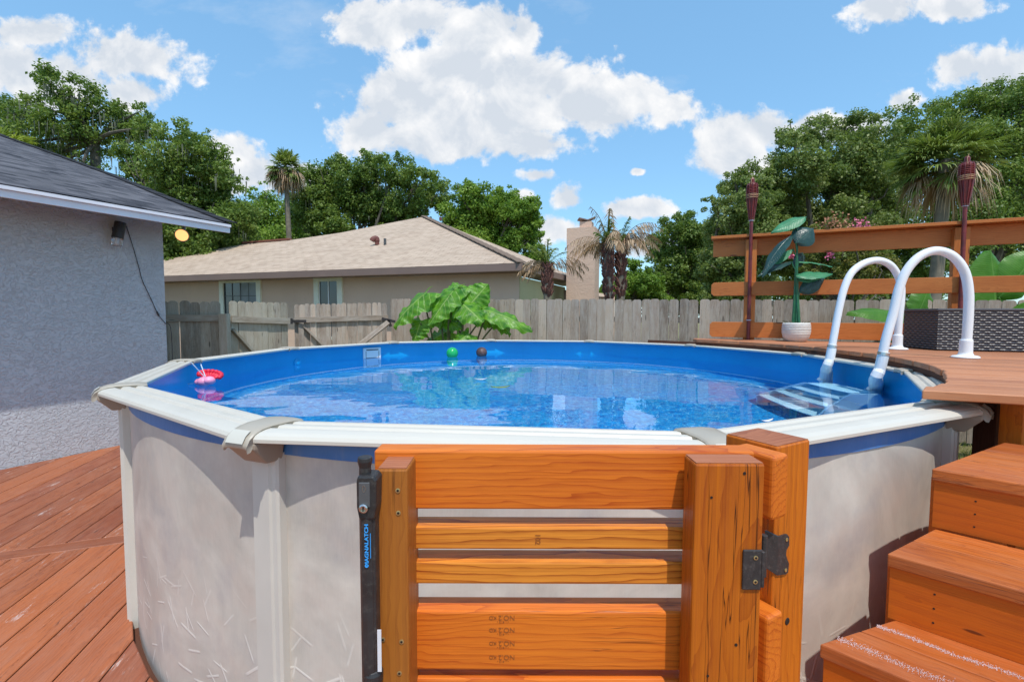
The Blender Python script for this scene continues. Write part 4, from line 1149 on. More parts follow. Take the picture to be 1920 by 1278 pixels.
# ------------------------------------------------------------ potted artificial plant
pp0 = at_z(1492, 640, DECKH)
pl = thing('potted_plant', pp0, 'tall artificial plant with broad dark leaves in a white ribbed pot', 'potted plant')
mb = MB(); pr_ = [(.085, 0), (.108, .012), (.132, .05), (.142, .10), (.143, .15), (.138, .20), (.134, .215), (.126, .215), (.124, .18), (.001, .178)]
mb.lathe([(r, z) for r, z in pr_], pp0, 36)
pot = mb.build('pot', M['pot'], pl, smooth=True)
mb = MB()
for k in range(7): r_ = .1375 + .004 * math.sin(k / 6 * math.pi); mb.lathe([(r_ + .003, 0), (r_ + .0055, .005), (r_ + .003, .01)], pp0 + Vector((0, 0, .085 + k * .017)), 36)
mb.build('pot_rib', M['pot'], pot, smooth=True)
ph = at_y(1487, 415, pp0.y).z
mb = MB()
for k, (dx, dy_, hh) in enumerate(((0, 0, ph), (.03, .01, ph - .33), (-.025, .015, ph - .42), (.015, -.025, ph - .55), (-.01, .02, ph - .5))):
    mb.tube([pp0 + Vector((dx * 1.4, dy_, .17)), Vector((pp0.x + dx * .7 - .012, pp0.y + dy_ * .5, (DECKH + hh) / 2)), Vector((pp0.x - .03, pp0.y, hh))], [.014, .012, .008], 8)
mb.build('stem', M['green_stem'], pl)
def silk(px0, py0, px1, py1, W, nrm, mat, droop=.1, seed=0, dy0=0, dy1=0, fold=.1):
    a_ = at_y(px0, py0, pp0.y + dy0); b_ = at_y(px1, py1, pp0.y + dy1)
    stem_ = Vector((pp0.x - .02, pp0.y, a_.z - .10))
    mb = MB(); blade(mb, a_, b_ - a_, nrm, (b_ - a_).length, W, 'oval', droop, fold, .004, 14, 6, seed); lf = mb.build('leaf', mat, pl, smooth=True)
    mb = MB(); mb.tube(smooth_path([stem_, (stem_ + a_) / 2 + Vector((0, 0, -.02)), a_], 4), .006, 6); mb.build('leaf_stalk', M['green_stem'], lf)
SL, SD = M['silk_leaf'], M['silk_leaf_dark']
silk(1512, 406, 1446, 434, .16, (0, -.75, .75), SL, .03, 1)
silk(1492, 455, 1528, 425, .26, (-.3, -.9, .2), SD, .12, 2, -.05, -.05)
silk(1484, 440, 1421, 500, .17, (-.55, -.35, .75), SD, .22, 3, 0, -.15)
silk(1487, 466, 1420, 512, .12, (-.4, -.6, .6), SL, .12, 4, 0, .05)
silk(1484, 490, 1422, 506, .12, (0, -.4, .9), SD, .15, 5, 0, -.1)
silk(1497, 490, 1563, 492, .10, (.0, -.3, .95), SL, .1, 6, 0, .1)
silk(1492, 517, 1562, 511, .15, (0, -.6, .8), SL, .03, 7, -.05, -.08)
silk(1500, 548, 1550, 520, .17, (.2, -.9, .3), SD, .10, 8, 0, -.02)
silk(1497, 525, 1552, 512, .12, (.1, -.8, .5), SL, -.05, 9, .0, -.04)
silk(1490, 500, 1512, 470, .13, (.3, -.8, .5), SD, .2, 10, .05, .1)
mb = MB(); g_ = random.Random(3)
for k in range(70):
    a_ = g_.random() * 6.28; r_ = g_.random() ** .5 * .12; mb.sphere(pp0 + Vector((r_ * math.cos(a_), r_ * math.sin(a_), .185 + g_.random() * .02)), .012, 6, .7)
mb.build('bark_chips', M['trunk'], pl)
mb = MB()
for k in range(14):
    a_ = g_.random() * 6.28; b_ = pp0 + Vector((.08 * math.cos(a_), .08 * math.sin(a_), .19)); mb.tube([b_, b_ + Vector((.07 * math.cos(a_), .06 * math.sin(a_), .05))], [.006, .001], 5)
mb.build('moss_tuft', M['ear_stem'], pl)

# ------------------------------------------------------------ wicker hot tub
def wz(px, py): return at_z(px, py, DECKH).to_2d()
k0, k1, k2 = wz(1692, 650), wz(1756, 657), wz(1940, 661)
e1 = (k2 - k1).normalized(); n1_ = Vector((-e1.y, e1.x)); 
tub = thing('hot_tub', (*k1, DECKH), 'dark grey wicker-covered tub surround on the upper deck', 'hot tub')
TZ = DECKH + .36
foot_ = [k0, k1, k1 + e1 * 1.15, k1 + e1 * 1.45 + n1_ * .45, k1 + e1 * 1.35 + n1_ * .75, k0 + n1_ * .45 + e1 * .3]
TZ = at_y(1756, 583, k1.y).z
mb = MB(); acc = 0
for i in range(len(foot_)):
    a_, b_ = foot_[i], foot_[(i + 1) % len(foot_)]; L = (b_ - a_).length
    mb.add([(a_.x, a_.y, DECKH + .004), (b_.x, b_.y, DECKH + .004), (b_.x, b_.y, TZ), (a_.x, a_.y, TZ)], [(0, 1, 2, 3)], None, .5, [[(acc, 0), (acc + L, 0), (acc + L, TZ - DECKH), (acc, TZ - DECKH)]]); acc += L
mb.build('wicker_panel', M['wicker'], tub)
cen = sum(foot_, Vector((0, 0))) / len(foot_)
mb = MB(); mb.prism([tuple(cen + (q - cen) * 1.012) for q in foot_], TZ, TZ + .022, (1, 0)); mb.build('tub_rim', M['tub_lip'], tub, bevel=.006)

# ------------------------------------------------------------ fences
def picket(mb, p, d, w_, z0, z1, th, g_, dog=.03):
    """dog-eared / rounded picket standing at p, along direction d"""
    tip = [(0, z0), (w_, z0), (w_, z1 - dog), (w_ - dog * .35, z1 - dog * .35), (w_ - dog, z1), (dog, z1), (dog * .35, z1 - dog * .35), (0, z1 - dog)]
    nn = Vector((-d.y, d.x)); vs, gs = [], []
    lean = g_.uniform(-.006, .006); o_ = g_.uniform(-.004, .004)
    for t_ in (0, th):
        for x, z in tip:
            q = p + d * (x + lean * z) + nn * (t_ + o_); vs.append((q.x, q.y, z)); gs.append((z, x - w_ / 2, t_))
    n = len(tip)
    mb.add(vs, [tuple(range(n)), tuple(range(2 * n - 1, n - 1, -1))] + [(i, n + i, n + (i + 1) % n, (i + 1) % n) for i in range(n)], gs, g_.random())
# back fence
fa = Vector((-2.35, 9.15)); fb_ = Vector((9.4, 4.75)); fd = (fb_ - fa).normalized(); fL = (fb_ - fa).length
fence = thing('wooden_fence', (*fa, 0), 'weathered grey picket fence running behind the pool to the right', 'fence')
g_ = random.Random(11); mb = MB(); s_ = 0
while s_ < fL:
    zt_ = 1.985 - .010 * s_ + g_.uniform(-.008, .008); picket(mb, fa + fd * s_, fd, .138, .04, zt_, .018, g_); s_ += .1425
mb.build('pickets', M['fence_wood'], fence)
fn2 = Vector((-fd.y, fd.x))
for zz in (.35, 1.05, 1.65):
    mb = MB(); q0 = fa + fn2 * .045; q1 = fb_ + fn2 * .045; mb.board((q0.x, q0.y, zz), (q1.x, q1.y, zz - .09), .04, .085, (0, 0, 1)); mb.build('rail', M['fence_wood'], fence)
s_ = .05
while s_ < fL:
    q = fa + fd * s_ + fn2 * .09; mb = MB(); mb.board((q.x, q.y, 0), (q.x, q.y, 1.86 - .01 * s_), .09, .09, (fn2.x, fn2.y, 0)); mb.build('post', M['fence_wood'], fence); s_ += 2.4
# left pieces: each spans picture columns at given depths
def fence_piece(name, label, cat, pxa, ya, pxb, yb, top, rail_px, pw, mat, brace=None, group=None, posts=()):
    A = at_y(pxa, 600, ya).to_2d(); B = at_y(pxb, 600, yb).to_2d(); d = (B - A).normalized(); L = (B - A).length; nn = Vector((d.y, -d.x))
    root = thing(name, (*A, 0), label, cat, group)
    mb = MB(); s_ = 0; za, zb = at_y(pxa, top[0], ya).z, at_y(pxb, top[1], yb).z
    while s_ < L - pw * .4:
        picket(mb, A + d * s_, d, pw * .97, .05, za + (zb - za) * s_ / L + g_.uniform(-.012, .012), .017, g_, min(.045, pw * .3)); s_ += pw
    mb.build('pickets', mat, root)
    rz = [(at_y(pxa, rail_px[0], ya).z, at_y(pxb, rail_px[1], yb).z), (.45, .45)]
    for i, (z0_, z1_) in enumerate(rz):
        mb = MB(); q0 = A + nn * .03; q1 = B + nn * .03; mb.board((q0.x, q0.y, z0_), (q1.x, q1.y, z1_), .038, .10, (0, 0, 1)); mb.build('rail', mat, root, bevel=.003)
    if brace:
        for (s0_, z0_, s1_, z1_) in brace:
            q0 = A + d * (L * s0_) + nn * .032; q1 = A + d * (L * s1_) + nn * .032
            mb = MB(); mb.board((q0.x, q0.y, z0_), (q1.x, q1.y, z1_), .036, .09, (nn.x, nn.y, 0)); mb.v and mb.build('brace', mat, root)
    return root, A, B, d, nn, L
r1_, A, B, d, nn, L = fence_piece('wooden_fence', 'short weathered fence panel beside the grey house corner', 'fence', 296, 6.9, 412, 7.1, (564, 566), (596, 596), .138, M['fence_wood_green'])
q = at_y(421, 600, 7.0).to_2d(); zt2 = at_y(421, 588, 7.0).z
mb = MB(); mb.board((0, 0, 0), (0, 0, zt2), .12, .10, (0, 1, 0), .1); po = mb.build('fence_post', M['fence_wood_green'], bevel=.004); po.location = (q.x, q.y, 0)
tag(po, 'thick pale square post between the fence panel and the open side gate', 'post')
r2_, A, B, d, nn, L = fence_piece('side_gate', 'narrow weathered side gate leaf next to the thick pale post', 'gate', 432, 7.2, 541, 8.1, (563, 569), (598, 602), .125, M['fence_wood_green'], [(.0, 1.45, .95, .35)])
r3_, A, B, d, nn, L = fence_piece('side_gate', 'wide weathered side gate leaf with black strap hinge, left of the big leafed plant', 'gate', 551, 8.6, 727, 9.3, (570, 567), (600, 595), .092, M['fence_wood'], [(.08, 1.50, .62, .5)])
for px, s1 in ((558, 0),):
    q = at_y(558, 603, 8.52).to_2d(); zz = at_y(558, 602, 8.5).z
    mb = MB(); mb.board((q.x - .13, q.y, zz), (q.x + .13, q.y + .06, zz), .02, .05, (0, 0, 1)); mb.lathe([(.02, 0), (.02, .10)], (q.x - .1, q.y - .02, zz - .05), 10); mb.build('gate_latch', M['black_metal'], r3_)
q = A + d * (L * .07) + nn * .04; mb = MB(); mb.board((q.x, q.y, .05), (q.x, q.y, at_y(558, 600, 8.6).z), .09, .03, (nn.x, nn.y, 0)); mb.build('stile', M['fence_wood'], r3_)
q0 = at_y(728, 604, 8.75); q1 = at_y(655, 662, 8.3); mb = MB(); mb.board(q0, q1, .09, .04, (0, -1, .3)); mb.build('prop_board', M['fence_wood'], r3_, bevel=.003)
mb = MB(); mb.board(at_y(716, 597, 8.8), at_y(741, 603, 8.8), .05, .03, (0, -1, 0)); mb.board(at_y(728, 600, 8.8), at_y(733, 612, 8.8), .05, .03, (0, -1, 0)); mb.build('strap_hinge', M['black_metal'], r3_)

# ------------------------------------------------------------ our house (left)
hv3 = Vector((*hv, 0)); hn3 = Vector((*hn, 0)); W03 = Vector((*W0, 0))
corner = on_plane(311, 600, W03, hn3); corner.z = 0
OV = .68
fe = on_plane(430, 437, W03 + hn3 * OV, hn3)             # bottom of the fascia's far end
FZ = fe.z; FT = on_plane(430, 422, W03 + hn3 * OV, hn3).z
house = thing('house', corner, 'grey stucco house with dark shingle roof at the left edge', 'house')
a_ = corner - hv3 * 9; 
mb = MB(); pts_ = [corner, corner - hn3 * 8, a_ - hn3 * 8, a_]
mb.prism([(q.x, q.y) for q in pts_][::-1], 0, FZ + .22, (1, 0)); mb.build('wall', M['stucco'], house)
s_ = (fe - (W03 + hn3 * OV)).dot(hv3)
E1 = W03 + hn3 * OV + hv3 * s_; E0 = E1 - hv3 * 10
def fa_board(name, z0, z1, off, th, mat):
    mb = MB(); c_ = (z0 + z1) / 2
    p0_ = E0 + hn3 * off; p1_ = E1 + hn3 * off
    mb.board((p0_.x, p0_.y, c_), (p1_.x, p1_.y, c_), th, z1 - z0, (0, 0, 1), .5); return mb.build(name, mat, house)
H_ = FT - FZ
fa_board('fascia', FZ, FZ + H_ * .66, 0, .03, M['fascia']); fa_board('drip_edge', FZ + H_ * .68, FT, .022, .04, M['fascia'])
# roof plane rising away from the eave
sl = math.tan(R(17)); rn = (-hn3 * 1.0 * 0 + Vector((0, 0, 1)) + hn3 * sl).normalized()
p0r = E1 + hn3 * .045; p0r.z = FT + .012
def rf(px, py): return on_plane(px, py, p0r, rn)
rpts = [Vector((E0.x, E0.y, p0r.z)) + hn3 * .045, p0r.copy(), rf(330, 379), rf(215, 331), rf(100, 289), rf(0, 254), rf(-160, 190)]
last = rpts[-1]; rpts.append(last - hv3 * 6)
def ruv(p): q = p - p0r; up = (-hn3 + Vector((0, 0, sl))).normalized(); return (q.dot(hv3), q.dot(up))
mb = MB(); mb.quadpoly(rpts, .03, [ruv(p) for p in rpts]); mb.build('roof', M['shingle_dark'], house)
mb = MB(); hipl = [rf(-160, 190), rf(0, 254), rf(100, 289), rf(215, 331), rf(330, 379), p0r]
for i in range(24):
    s0_ = i / 24; 
    def along(s_):
        k = min(len(hipl) - 2, int(s_ * (len(hipl) - 1))); f_ = s_ * (len(hipl) - 1) - k; return hipl[k].lerp(hipl[k + 1], f_)
    q0, q1 = along(s0_), along(min(1, s0_ + 1 / 24 + .01)); mb.board(q0 + Vector((0, 0, .012)), q1 + Vector((0, 0, .022)), .16, .012, (0, 0, 1))
mb.build('hip_shingles', M['shingle_dark'], house)
# far hip side, seen only from elsewhere
_ = MB(); top_ = rf(0, 254); _.quadpoly([p0r + Vector((0, 0, -.01)), Vector((*(E1 - hn3 * 7).to_2d(), p0r.z - .01)), top_ + Vector((0, 0, -.01))], .02, [(0, 0), (7, 0), (3.5, 3)]); 
# wall lamp, cable, floodlight
def wl(px, py, off=.05): return on_plane(px, py, W03 + hn3 * off, hn3)
lt = wl(226, 417, .12); lb = wl(220, 447, .12)
lamp = thing('wall_lamp', wl(226, 430, 0), 'black cylinder wall lamp with clear bulb end under the roof edge', 'lamp')
mb = MB(); mb.tube([lt, lb], .056, 18); mb.board(lt.lerp(lb, .4) - hn3 * .11, lt.lerp(lb, .4) - hn3 * .02, .05, .05, (0, 0, 1)); mb.build('lamp_body', M['black_plastic'], lamp, bevel=.002)
mb = MB(); mb.tube([lb, wl(219, 461, .12)], [.050, .053], 16); mb.build('bulb_cover', M['clear_plastic'], lamp, smooth=True)
mb = MB(); mb.tube([lb, lb.lerp(wl(219, 461, .12), .7)], .014, 10); mb.build('bulb', M['white_plastic'], lamp)
cb = [(235, 419), (247, 455), (260, 500), (267, 526), (283, 560), (296, 588), (311, 607)]
mb = MB(); mb.tube(smooth_path([wl(x, y, .012) for x, y in cb], 5), .0042, 6)
q = wl(296, 588, .014); mb.tube([wl(294, 584, .014), wl(298, 592, .014)], .010, 8)
e_ = corner + hn3 * .012; mb.tube(smooth_path([wl(309, 606, .012), Vector((corner.x + .03, corner.y + .04, 1.5)), Vector((corner.x + .03, corner.y + .05, 1.0))], 5), .0042, 6)
cbo = mb.build('cable', M['cable']); tag(cbo, 'thin black cable hanging slantwise down the grey stucco wall', 'cable')
fp = on_plane(341, 441, W03 + hn3 * (.25) , hn3)
fpos = at_y(341, 441, corner.y + .35)
fld_ = thing('floodlight', fpos, 'small round floodlight glowing orange under the roof corner', 'lamp')
ax = Vector((.25, -.80, -.30)).normalized()
mb = MB(); mb.lathe([(.03, -.09), (.055, -.07), (.085, -.01), (.088, .0), (.080, .002)], fpos, 22, .5, ax); mb.build('lamp_housing', M['bracket'], fld_)
mb = MB(); mb.lathe([(.078, .0), (.070, .012), (.04, .022), (.001, .026)], fpos, 22, .5, ax); mb.build('lamp_lens', M['lit_lamp'], fld_, smooth=True)
mb = MB(); mb.tube([fpos - ax * .08, fpos - ax * .12 + Vector((0, 0, .12)), fpos + Vector((-.05, .05, .35))], .018, 8); mb.build('lamp_arm', M['bracket'], fld_)

# ------------------------------------------------------------ neighbour's house
nh = thing('neighbour_house', (0, 11.2, 0), 'tan stucco house with pale brown hip roof beyond the fence', 'house')
NZ = at_y(970, 493, 11.0).z
ea = at_z(312, 517, NZ); eb = at_z(978, 492.5, NZ)
u_ = (eb - ea).normalized(); v_ = Vector((-u_.y, u_.x, 0)); v_.normalize()
ea0 = ea - u_ * 6
sn = math.tan(R(22)); nrn = (Vector((0, 0, 1)) - v_ * sn).normalized()
def nr(px, py): return on_plane(px, py, eb, nrn)
apex = nr(795, 406)
prf_ = [ea0, eb, apex, nr(720, 420), nr(640, 436), nr(545, 450), nr(455, 457), nr(380, 472), nr(312, 487), nr(312, 487) - u_ * 8]
def nuv(p): q = p - eb; up = (v_ + Vector((0, 0, sn))).normalized(); return (q.dot(u_), q.dot(up))
mb = MB(); mb.quadpoly(prf_, .04, [nuv(p) for p in prf_]); mb.build('roof', M['shingle_tan'], nh)
ec = on_plane(1100, 527, eb + u_ * .15, (u_.x, u_.y, 0)); ec.z = ec.z
mb = MB(); mb.quadpoly([eb, ec, apex + v_ * 3.2 , apex], .04, [(0, 0), (5, 0), (4, 3), (2, 3)]); mb.build('roof_side', M['shingle_tan'], nh)
mb = MB()
for i in range(26):
    q0 = eb.lerp(apex, i / 26); q1 = eb.lerp(apex, (i + 1.1) / 26); mb.board(q0 + Vector((0, 0, .01)), q1 + Vector((0, 0, .03)), .24, .02, (0, 0, 1))
mb.build('hip_shingles', M['shingle_tan'], nh)
mb = MB(); q0, q1 = nr(545, 450), nr(455, 457); mb.board(q0 + Vector((0, 0, .03)), q1 + Vector((0, 0, .03)), .2, .07, (0, 0, 1))
mb.build('ridge_cap', M['ridge_cap'], nh)
FH = .17
mb = MB(); mb.board(ea0 - Vector((0, 0, FH / 2 + .01)), eb - Vector((0, 0, FH / 2 + .01)), .035, FH, (0, 0, 1)); mb.build('fascia', M['brown_fascia'], nh)
mb = MB(); mb.board(eb - Vector((0, 0, FH / 2)), ec - Vector((0, 0, FH / 2)), .035, FH, (0, 0, 1)); mb.build('fascia', M['brown_fascia'], nh)
mb = MB(); mb.quadpoly([ea0 + Vector((0, 0, -FH)), eb + Vector((0, 0, -FH)), ec + Vector((0, 0, -FH)), ec - u_ * .9 + Vector((0, 0, -FH)), eb - u_ * .6 + v_ * .6 + Vector((0, 0, -FH)), ea0 + v_ * .6 + Vector((0, 0, -FH))][::-1], .02); mb.build('soffit', M['brown_fascia'], nh)
WT = NZ - FH - .005
wc = eb + v_ * .55 - u_ * .25; wa = ea0 + v_ * .55
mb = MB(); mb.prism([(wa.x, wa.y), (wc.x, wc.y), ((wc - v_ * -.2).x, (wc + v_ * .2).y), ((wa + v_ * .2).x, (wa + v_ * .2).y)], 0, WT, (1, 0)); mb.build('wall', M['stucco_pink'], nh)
wc2 = wc + v_ * 3.1
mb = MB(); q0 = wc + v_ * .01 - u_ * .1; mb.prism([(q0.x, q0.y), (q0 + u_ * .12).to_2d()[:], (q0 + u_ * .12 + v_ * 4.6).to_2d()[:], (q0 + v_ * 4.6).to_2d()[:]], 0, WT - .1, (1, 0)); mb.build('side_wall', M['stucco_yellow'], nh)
# bump-out wall, its shadow put into a darker stucco colour
q0 = wc + v_ * 4.4 - u_ * .1; mb = MB(); mb.prism([(q0.x, q0.y), (q0 + u_ * 1.2).to_2d()[:], (q0 + u_ * 1.2 + v_ * .2).to_2d()[:], (q0 + v_ * .2).to_2d()[:]], 0, WT - .2, (1, 0)); mb.build('rear_wall', M['stucco_shaded'], nh)
# windows on the front wall
def wp(px, py, off=0.0): return on_plane(px, py, wc - v_ * off, (v_.x, v_.y, 0))
def window(x0, y0, x1, y1, kind):
    tl, br = wp(x0, y0), wp(x1, y1)
    zt_, zb_ = tl.z, min(br.z, 1.0); a_, b_ = wp(x0, y0).to_2d(), wp(x1, y0).to_2d(); a3, b3 = Vector((*a_, 0)), Vector((*b_, 0)); tw = .17
    mb = MB(); o3 = -v_ * .03
    mb.board(a3 + o3 + Vector((0, 0, zt_ - tw / 2)), b3 + o3 + Vector((0, 0, zt_ - tw / 2)), .06, tw, (0, 0, 1))
    for q in (a3 + u_ * tw / 2, b3 - u_ * tw / 2): mb.board(q + o3 + Vector((0, 0, zb_)), q + o3 + Vector((0, 0, zt_ - tw)), tw, .06, (v_.x, v_.y, 0))
    mb.board(a3 + o3 + Vector((0, 0, zb_)), b3 + o3 + Vector((0, 0, zb_)), .09, .08, (0, 0, 1))
    wo_ = mb.build('window', M['window_trim'], nh)
    mb = MB(); i0 = a3 + u_ * tw - v_ * .004; i1 = b3 - u_ * tw - v_ * .004; zc = (zt_ - tw + zb_) / 2
    mb.board(i0 + Vector((0, 0, zc)), i1 + Vector((0, 0, zc)), .006, zt_ - tw - zb_, (0, 0, 1)); mb.build('pane', M['glass'], wo_)
    mb = MB(); W_ = (i1 - i0).length
    rr = [0, .25, .5, .75] if kind == 0 else [0, .5]
    for f_ in rr + [1.0]: q = i0 + (i1 - i0) * f_ - v_ * .012; mb.board(q + Vector((0, 0, zb_)), q + Vector((0, 0, zt_ - tw)), .02 if f_ not in (0, .5, 1) else .035, .012, (v_.x, v_.y, 0))
    if kind == 0:
        for f_ in (.45,): mb.board(i0 - v_ * .012 + Vector((0, 0, zt_ - tw - (zt_ - tw - zb_) * f_ * .55)), i1 - v_ * .012 + Vector((0, 0, zt_ - tw - (zt_ - tw - zb_) * f_ * .55)), .012, .02, (0, 0, 1))
    mb.build('mullion', M['panel_grey'] if kind == 0 else M['white_plastic'], wo_)
    if kind == 0:
        mb = MB(); q0 = i0 + (i1 - i0) * .52 - v_ * .0085; q1 = i0 + (i1 - i0) * .98 - v_ * .0085; mb.board(q0 + Vector((0, 0, zc)), q1 + Vector((0, 0, zc)), .004, zt_ - tw - zb_ - .05, (0, 0, 1)); mb.build('curtain', M['curtain'], wo_)
window(413, 521, 490, 600, 0); window(590, 517, 643, 600, 1)
# roof vents
def vent(px, py, hgt, r, mat, bent):
    p = nr(px, py); mb = MB()
    if bent: mb.tube(smooth_path([p, p + Vector((0, 0, hgt * .6)), p + Vector((-.02, 0, hgt)), p + Vector((-.10, -.05, hgt * .9)), p + Vector((-.14, -.07, hgt * .6))], 4), [r] * 4 + [r * 1.25] * 13, 12)
    else: mb.tube([p, p + Vector((0, 0, hgt))], r, 12)
    mb.build('roof_vent', mat, nh)
vent(707, 459, .20, .07, M['terracotta'], True); vent(722, 459, .20, .045, M['panel_grey'], False); vent(826, 413, .12, .05, M['terracotta'], False)
# chimney
cy_ = 14.2; c0_ = at_y(1062, 500, cy_); c1x = at_y(1112, 500, cy_).x; zt_ = at_y(1070, 428, cy_).z
ch_d = u_; p0_ = Vector((c0_.x, cy_, 0)); wch = (c1x - c0_.x) / u_.x
mb = MB(); q = [p0_, p0_ + u_ * wch, p0_ + u_ * wch + v_ * .75, p0_ + v_ * .75]
mb.prism([(a.x, a.y) for a in q], 0, zt_, (1, 0)); chm = mb.build('chimney', M['chimney'], nh)
cc = p0_ + u_ * wch * .62 + v_ * .35
mb = MB(); mb.board((cc.x, cc.y, zt_), (cc.x, cc.y, zt_ + .20), .36, .36, (v_.x, v_.y, 0)); mb.build('flue', M['chimney'], chm)
mb = MB(); mb.board(cc + Vector((-.26, 0, zt_ + .30)), cc + Vector((0, 0, zt_ + .24)), .4, .03, (0, 0, 1)); mb.board(cc + Vector((0, 0, zt_ + .24)), cc + Vector((.22, 0, zt_ + .33)), .4, .03, (0, 0, 1)); mb.build('chimney_cap', M['brown_fascia'], chm)
# rear low roof bits
for (x0, y0, x1, y1, yy, mt) in ((1040, 505, 1068, 520, 15.5, 'shingle_tan'), (1125, 545, 1150, 556, 16.5, 'shingle_tan')):
    a3 = at_y(x0, y0, yy); b3 = at_y(x1, y1, yy)
    mb = MB(); mb.quadpoly([Vector((a3.x, yy, b3.z)), Vector((b3.x, yy, b3.z)), Vector((b3.x - .1, yy + 1.5, b3.z + .25)), Vector((a3.x, yy + 1.5, a3.z + .05))], .06, [(0, 0), (1, 0), (1, 1), (0, 1)]); mb.build('rear_roof', M[mt], nh)
a3 = at_y(1126, 555, 16.6); mb = MB(); mb.box((a3.x, 16.6, 0), (a3.x + .5, 17, a3.z), 2); mb.build('rear_wall', M['stucco_pink'], nh)

# ------------------------------------------------------------ foliage generator
def leaf_cloud(centers, radii, n_per, size, seed, squash=.8, sub=14, subr=.34, elong=1.6, up=.35):
    """numpy: leaves scattered on sub-clumps of every clump. returns verts (n*4,3), tint (n*4)"""
    r = np.random.RandomState(seed); V = []; T = []
    for (c, R_) in zip(centers, radii):
        ns = max(4, int(sub * (R_ / radii.mean()) ** 1.3))
        d = r.normal(size=(ns, 3)); d /= np.linalg.norm(d, axis=1)[:, None]; d[:, 2] *= squash
        far_ = r.uniform(.30, 1.0, (ns, 1)) ** .8 * 1.14; sc_ = c + d * R_ * far_; sr = R_ * subr * r.uniform(.45, 1.35, ns) * np.where(far_[:, 0] > .92, .62, 1.0)
        st_ = r.uniform(0, 1, ns)
        for q, rr, tt in zip(sc_, sr, st_):
            n = int(n_per * (rr / (radii.mean() * subr)) ** 2) + 5
            dd_ = r.normal(size=(n, 3)); dd_ /= np.linalg.norm(dd_, axis=1)[:, None]
            rad = rr * r.uniform(.25, 1.0, (n, 1)) ** .5
            P_ = q + dd_ * rad * np.array([1, 1, .75])
            P_ += r.normal(size=(n, 3)) * rr * .20
            nrm = dd_ * .6 + r.normal(size=(n, 3)) * .55 + np.array([0, 0, up]); nrm /= np.linalg.norm(nrm, axis=1)[:, None]
            a = np.cross(nrm, r.normal(size=(n, 3))); a /= np.linalg.norm(a, axis=1)[:, None]; b = np.cross(nrm, a)
            s = size * r.uniform(.6, 1.35, (n, 1))
            V.append(np.stack([P_ - a * s * elong / 2, P_ - b * s / 2 + nrm * s * .12, P_ + a * s * elong / 2, P_ + b * s / 2 + nrm * s * .12], 1).reshape(-1, 3))
            t_ = np.clip(tt * .5 + r.uniform(0, .5, n) , 0, 1); T.append(np.repeat(t_, 4))
    return np.concatenate(V), np.concatenate(T)
def mesh_quads(name, V, T, mat, parent=None):
    n = len(V) // 4; me = bpy.data.meshes.new(name)
    me.vertices.add(len(V)); me.vertices.foreach_set('co', V.astype('f').ravel())
    me.loops.add(len(V)); me.loops.foreach_set('vertex_index', np.arange(len(V), dtype='i'))
    me.polygons.add(n); me.polygons.foreach_set('loop_start', np.arange(0, len(V), 4, dtype='i'))
    try: me.polygons.foreach_set('loop_total', np.full(n, 4, dtype='i'))
    except Exception: pass
    a = me.attributes.new('tint', 'FLOAT', 'POINT'); a.data.foreach_set('value', T.astype('f'))
    me.materials.append(mat); me.update(calc_edges=True); me.validate()
    o = bpy.data.objects.new(name, me); col.objects.link(o)
    if parent is not None: o.parent = parent; o.location = -parent.location
    return o

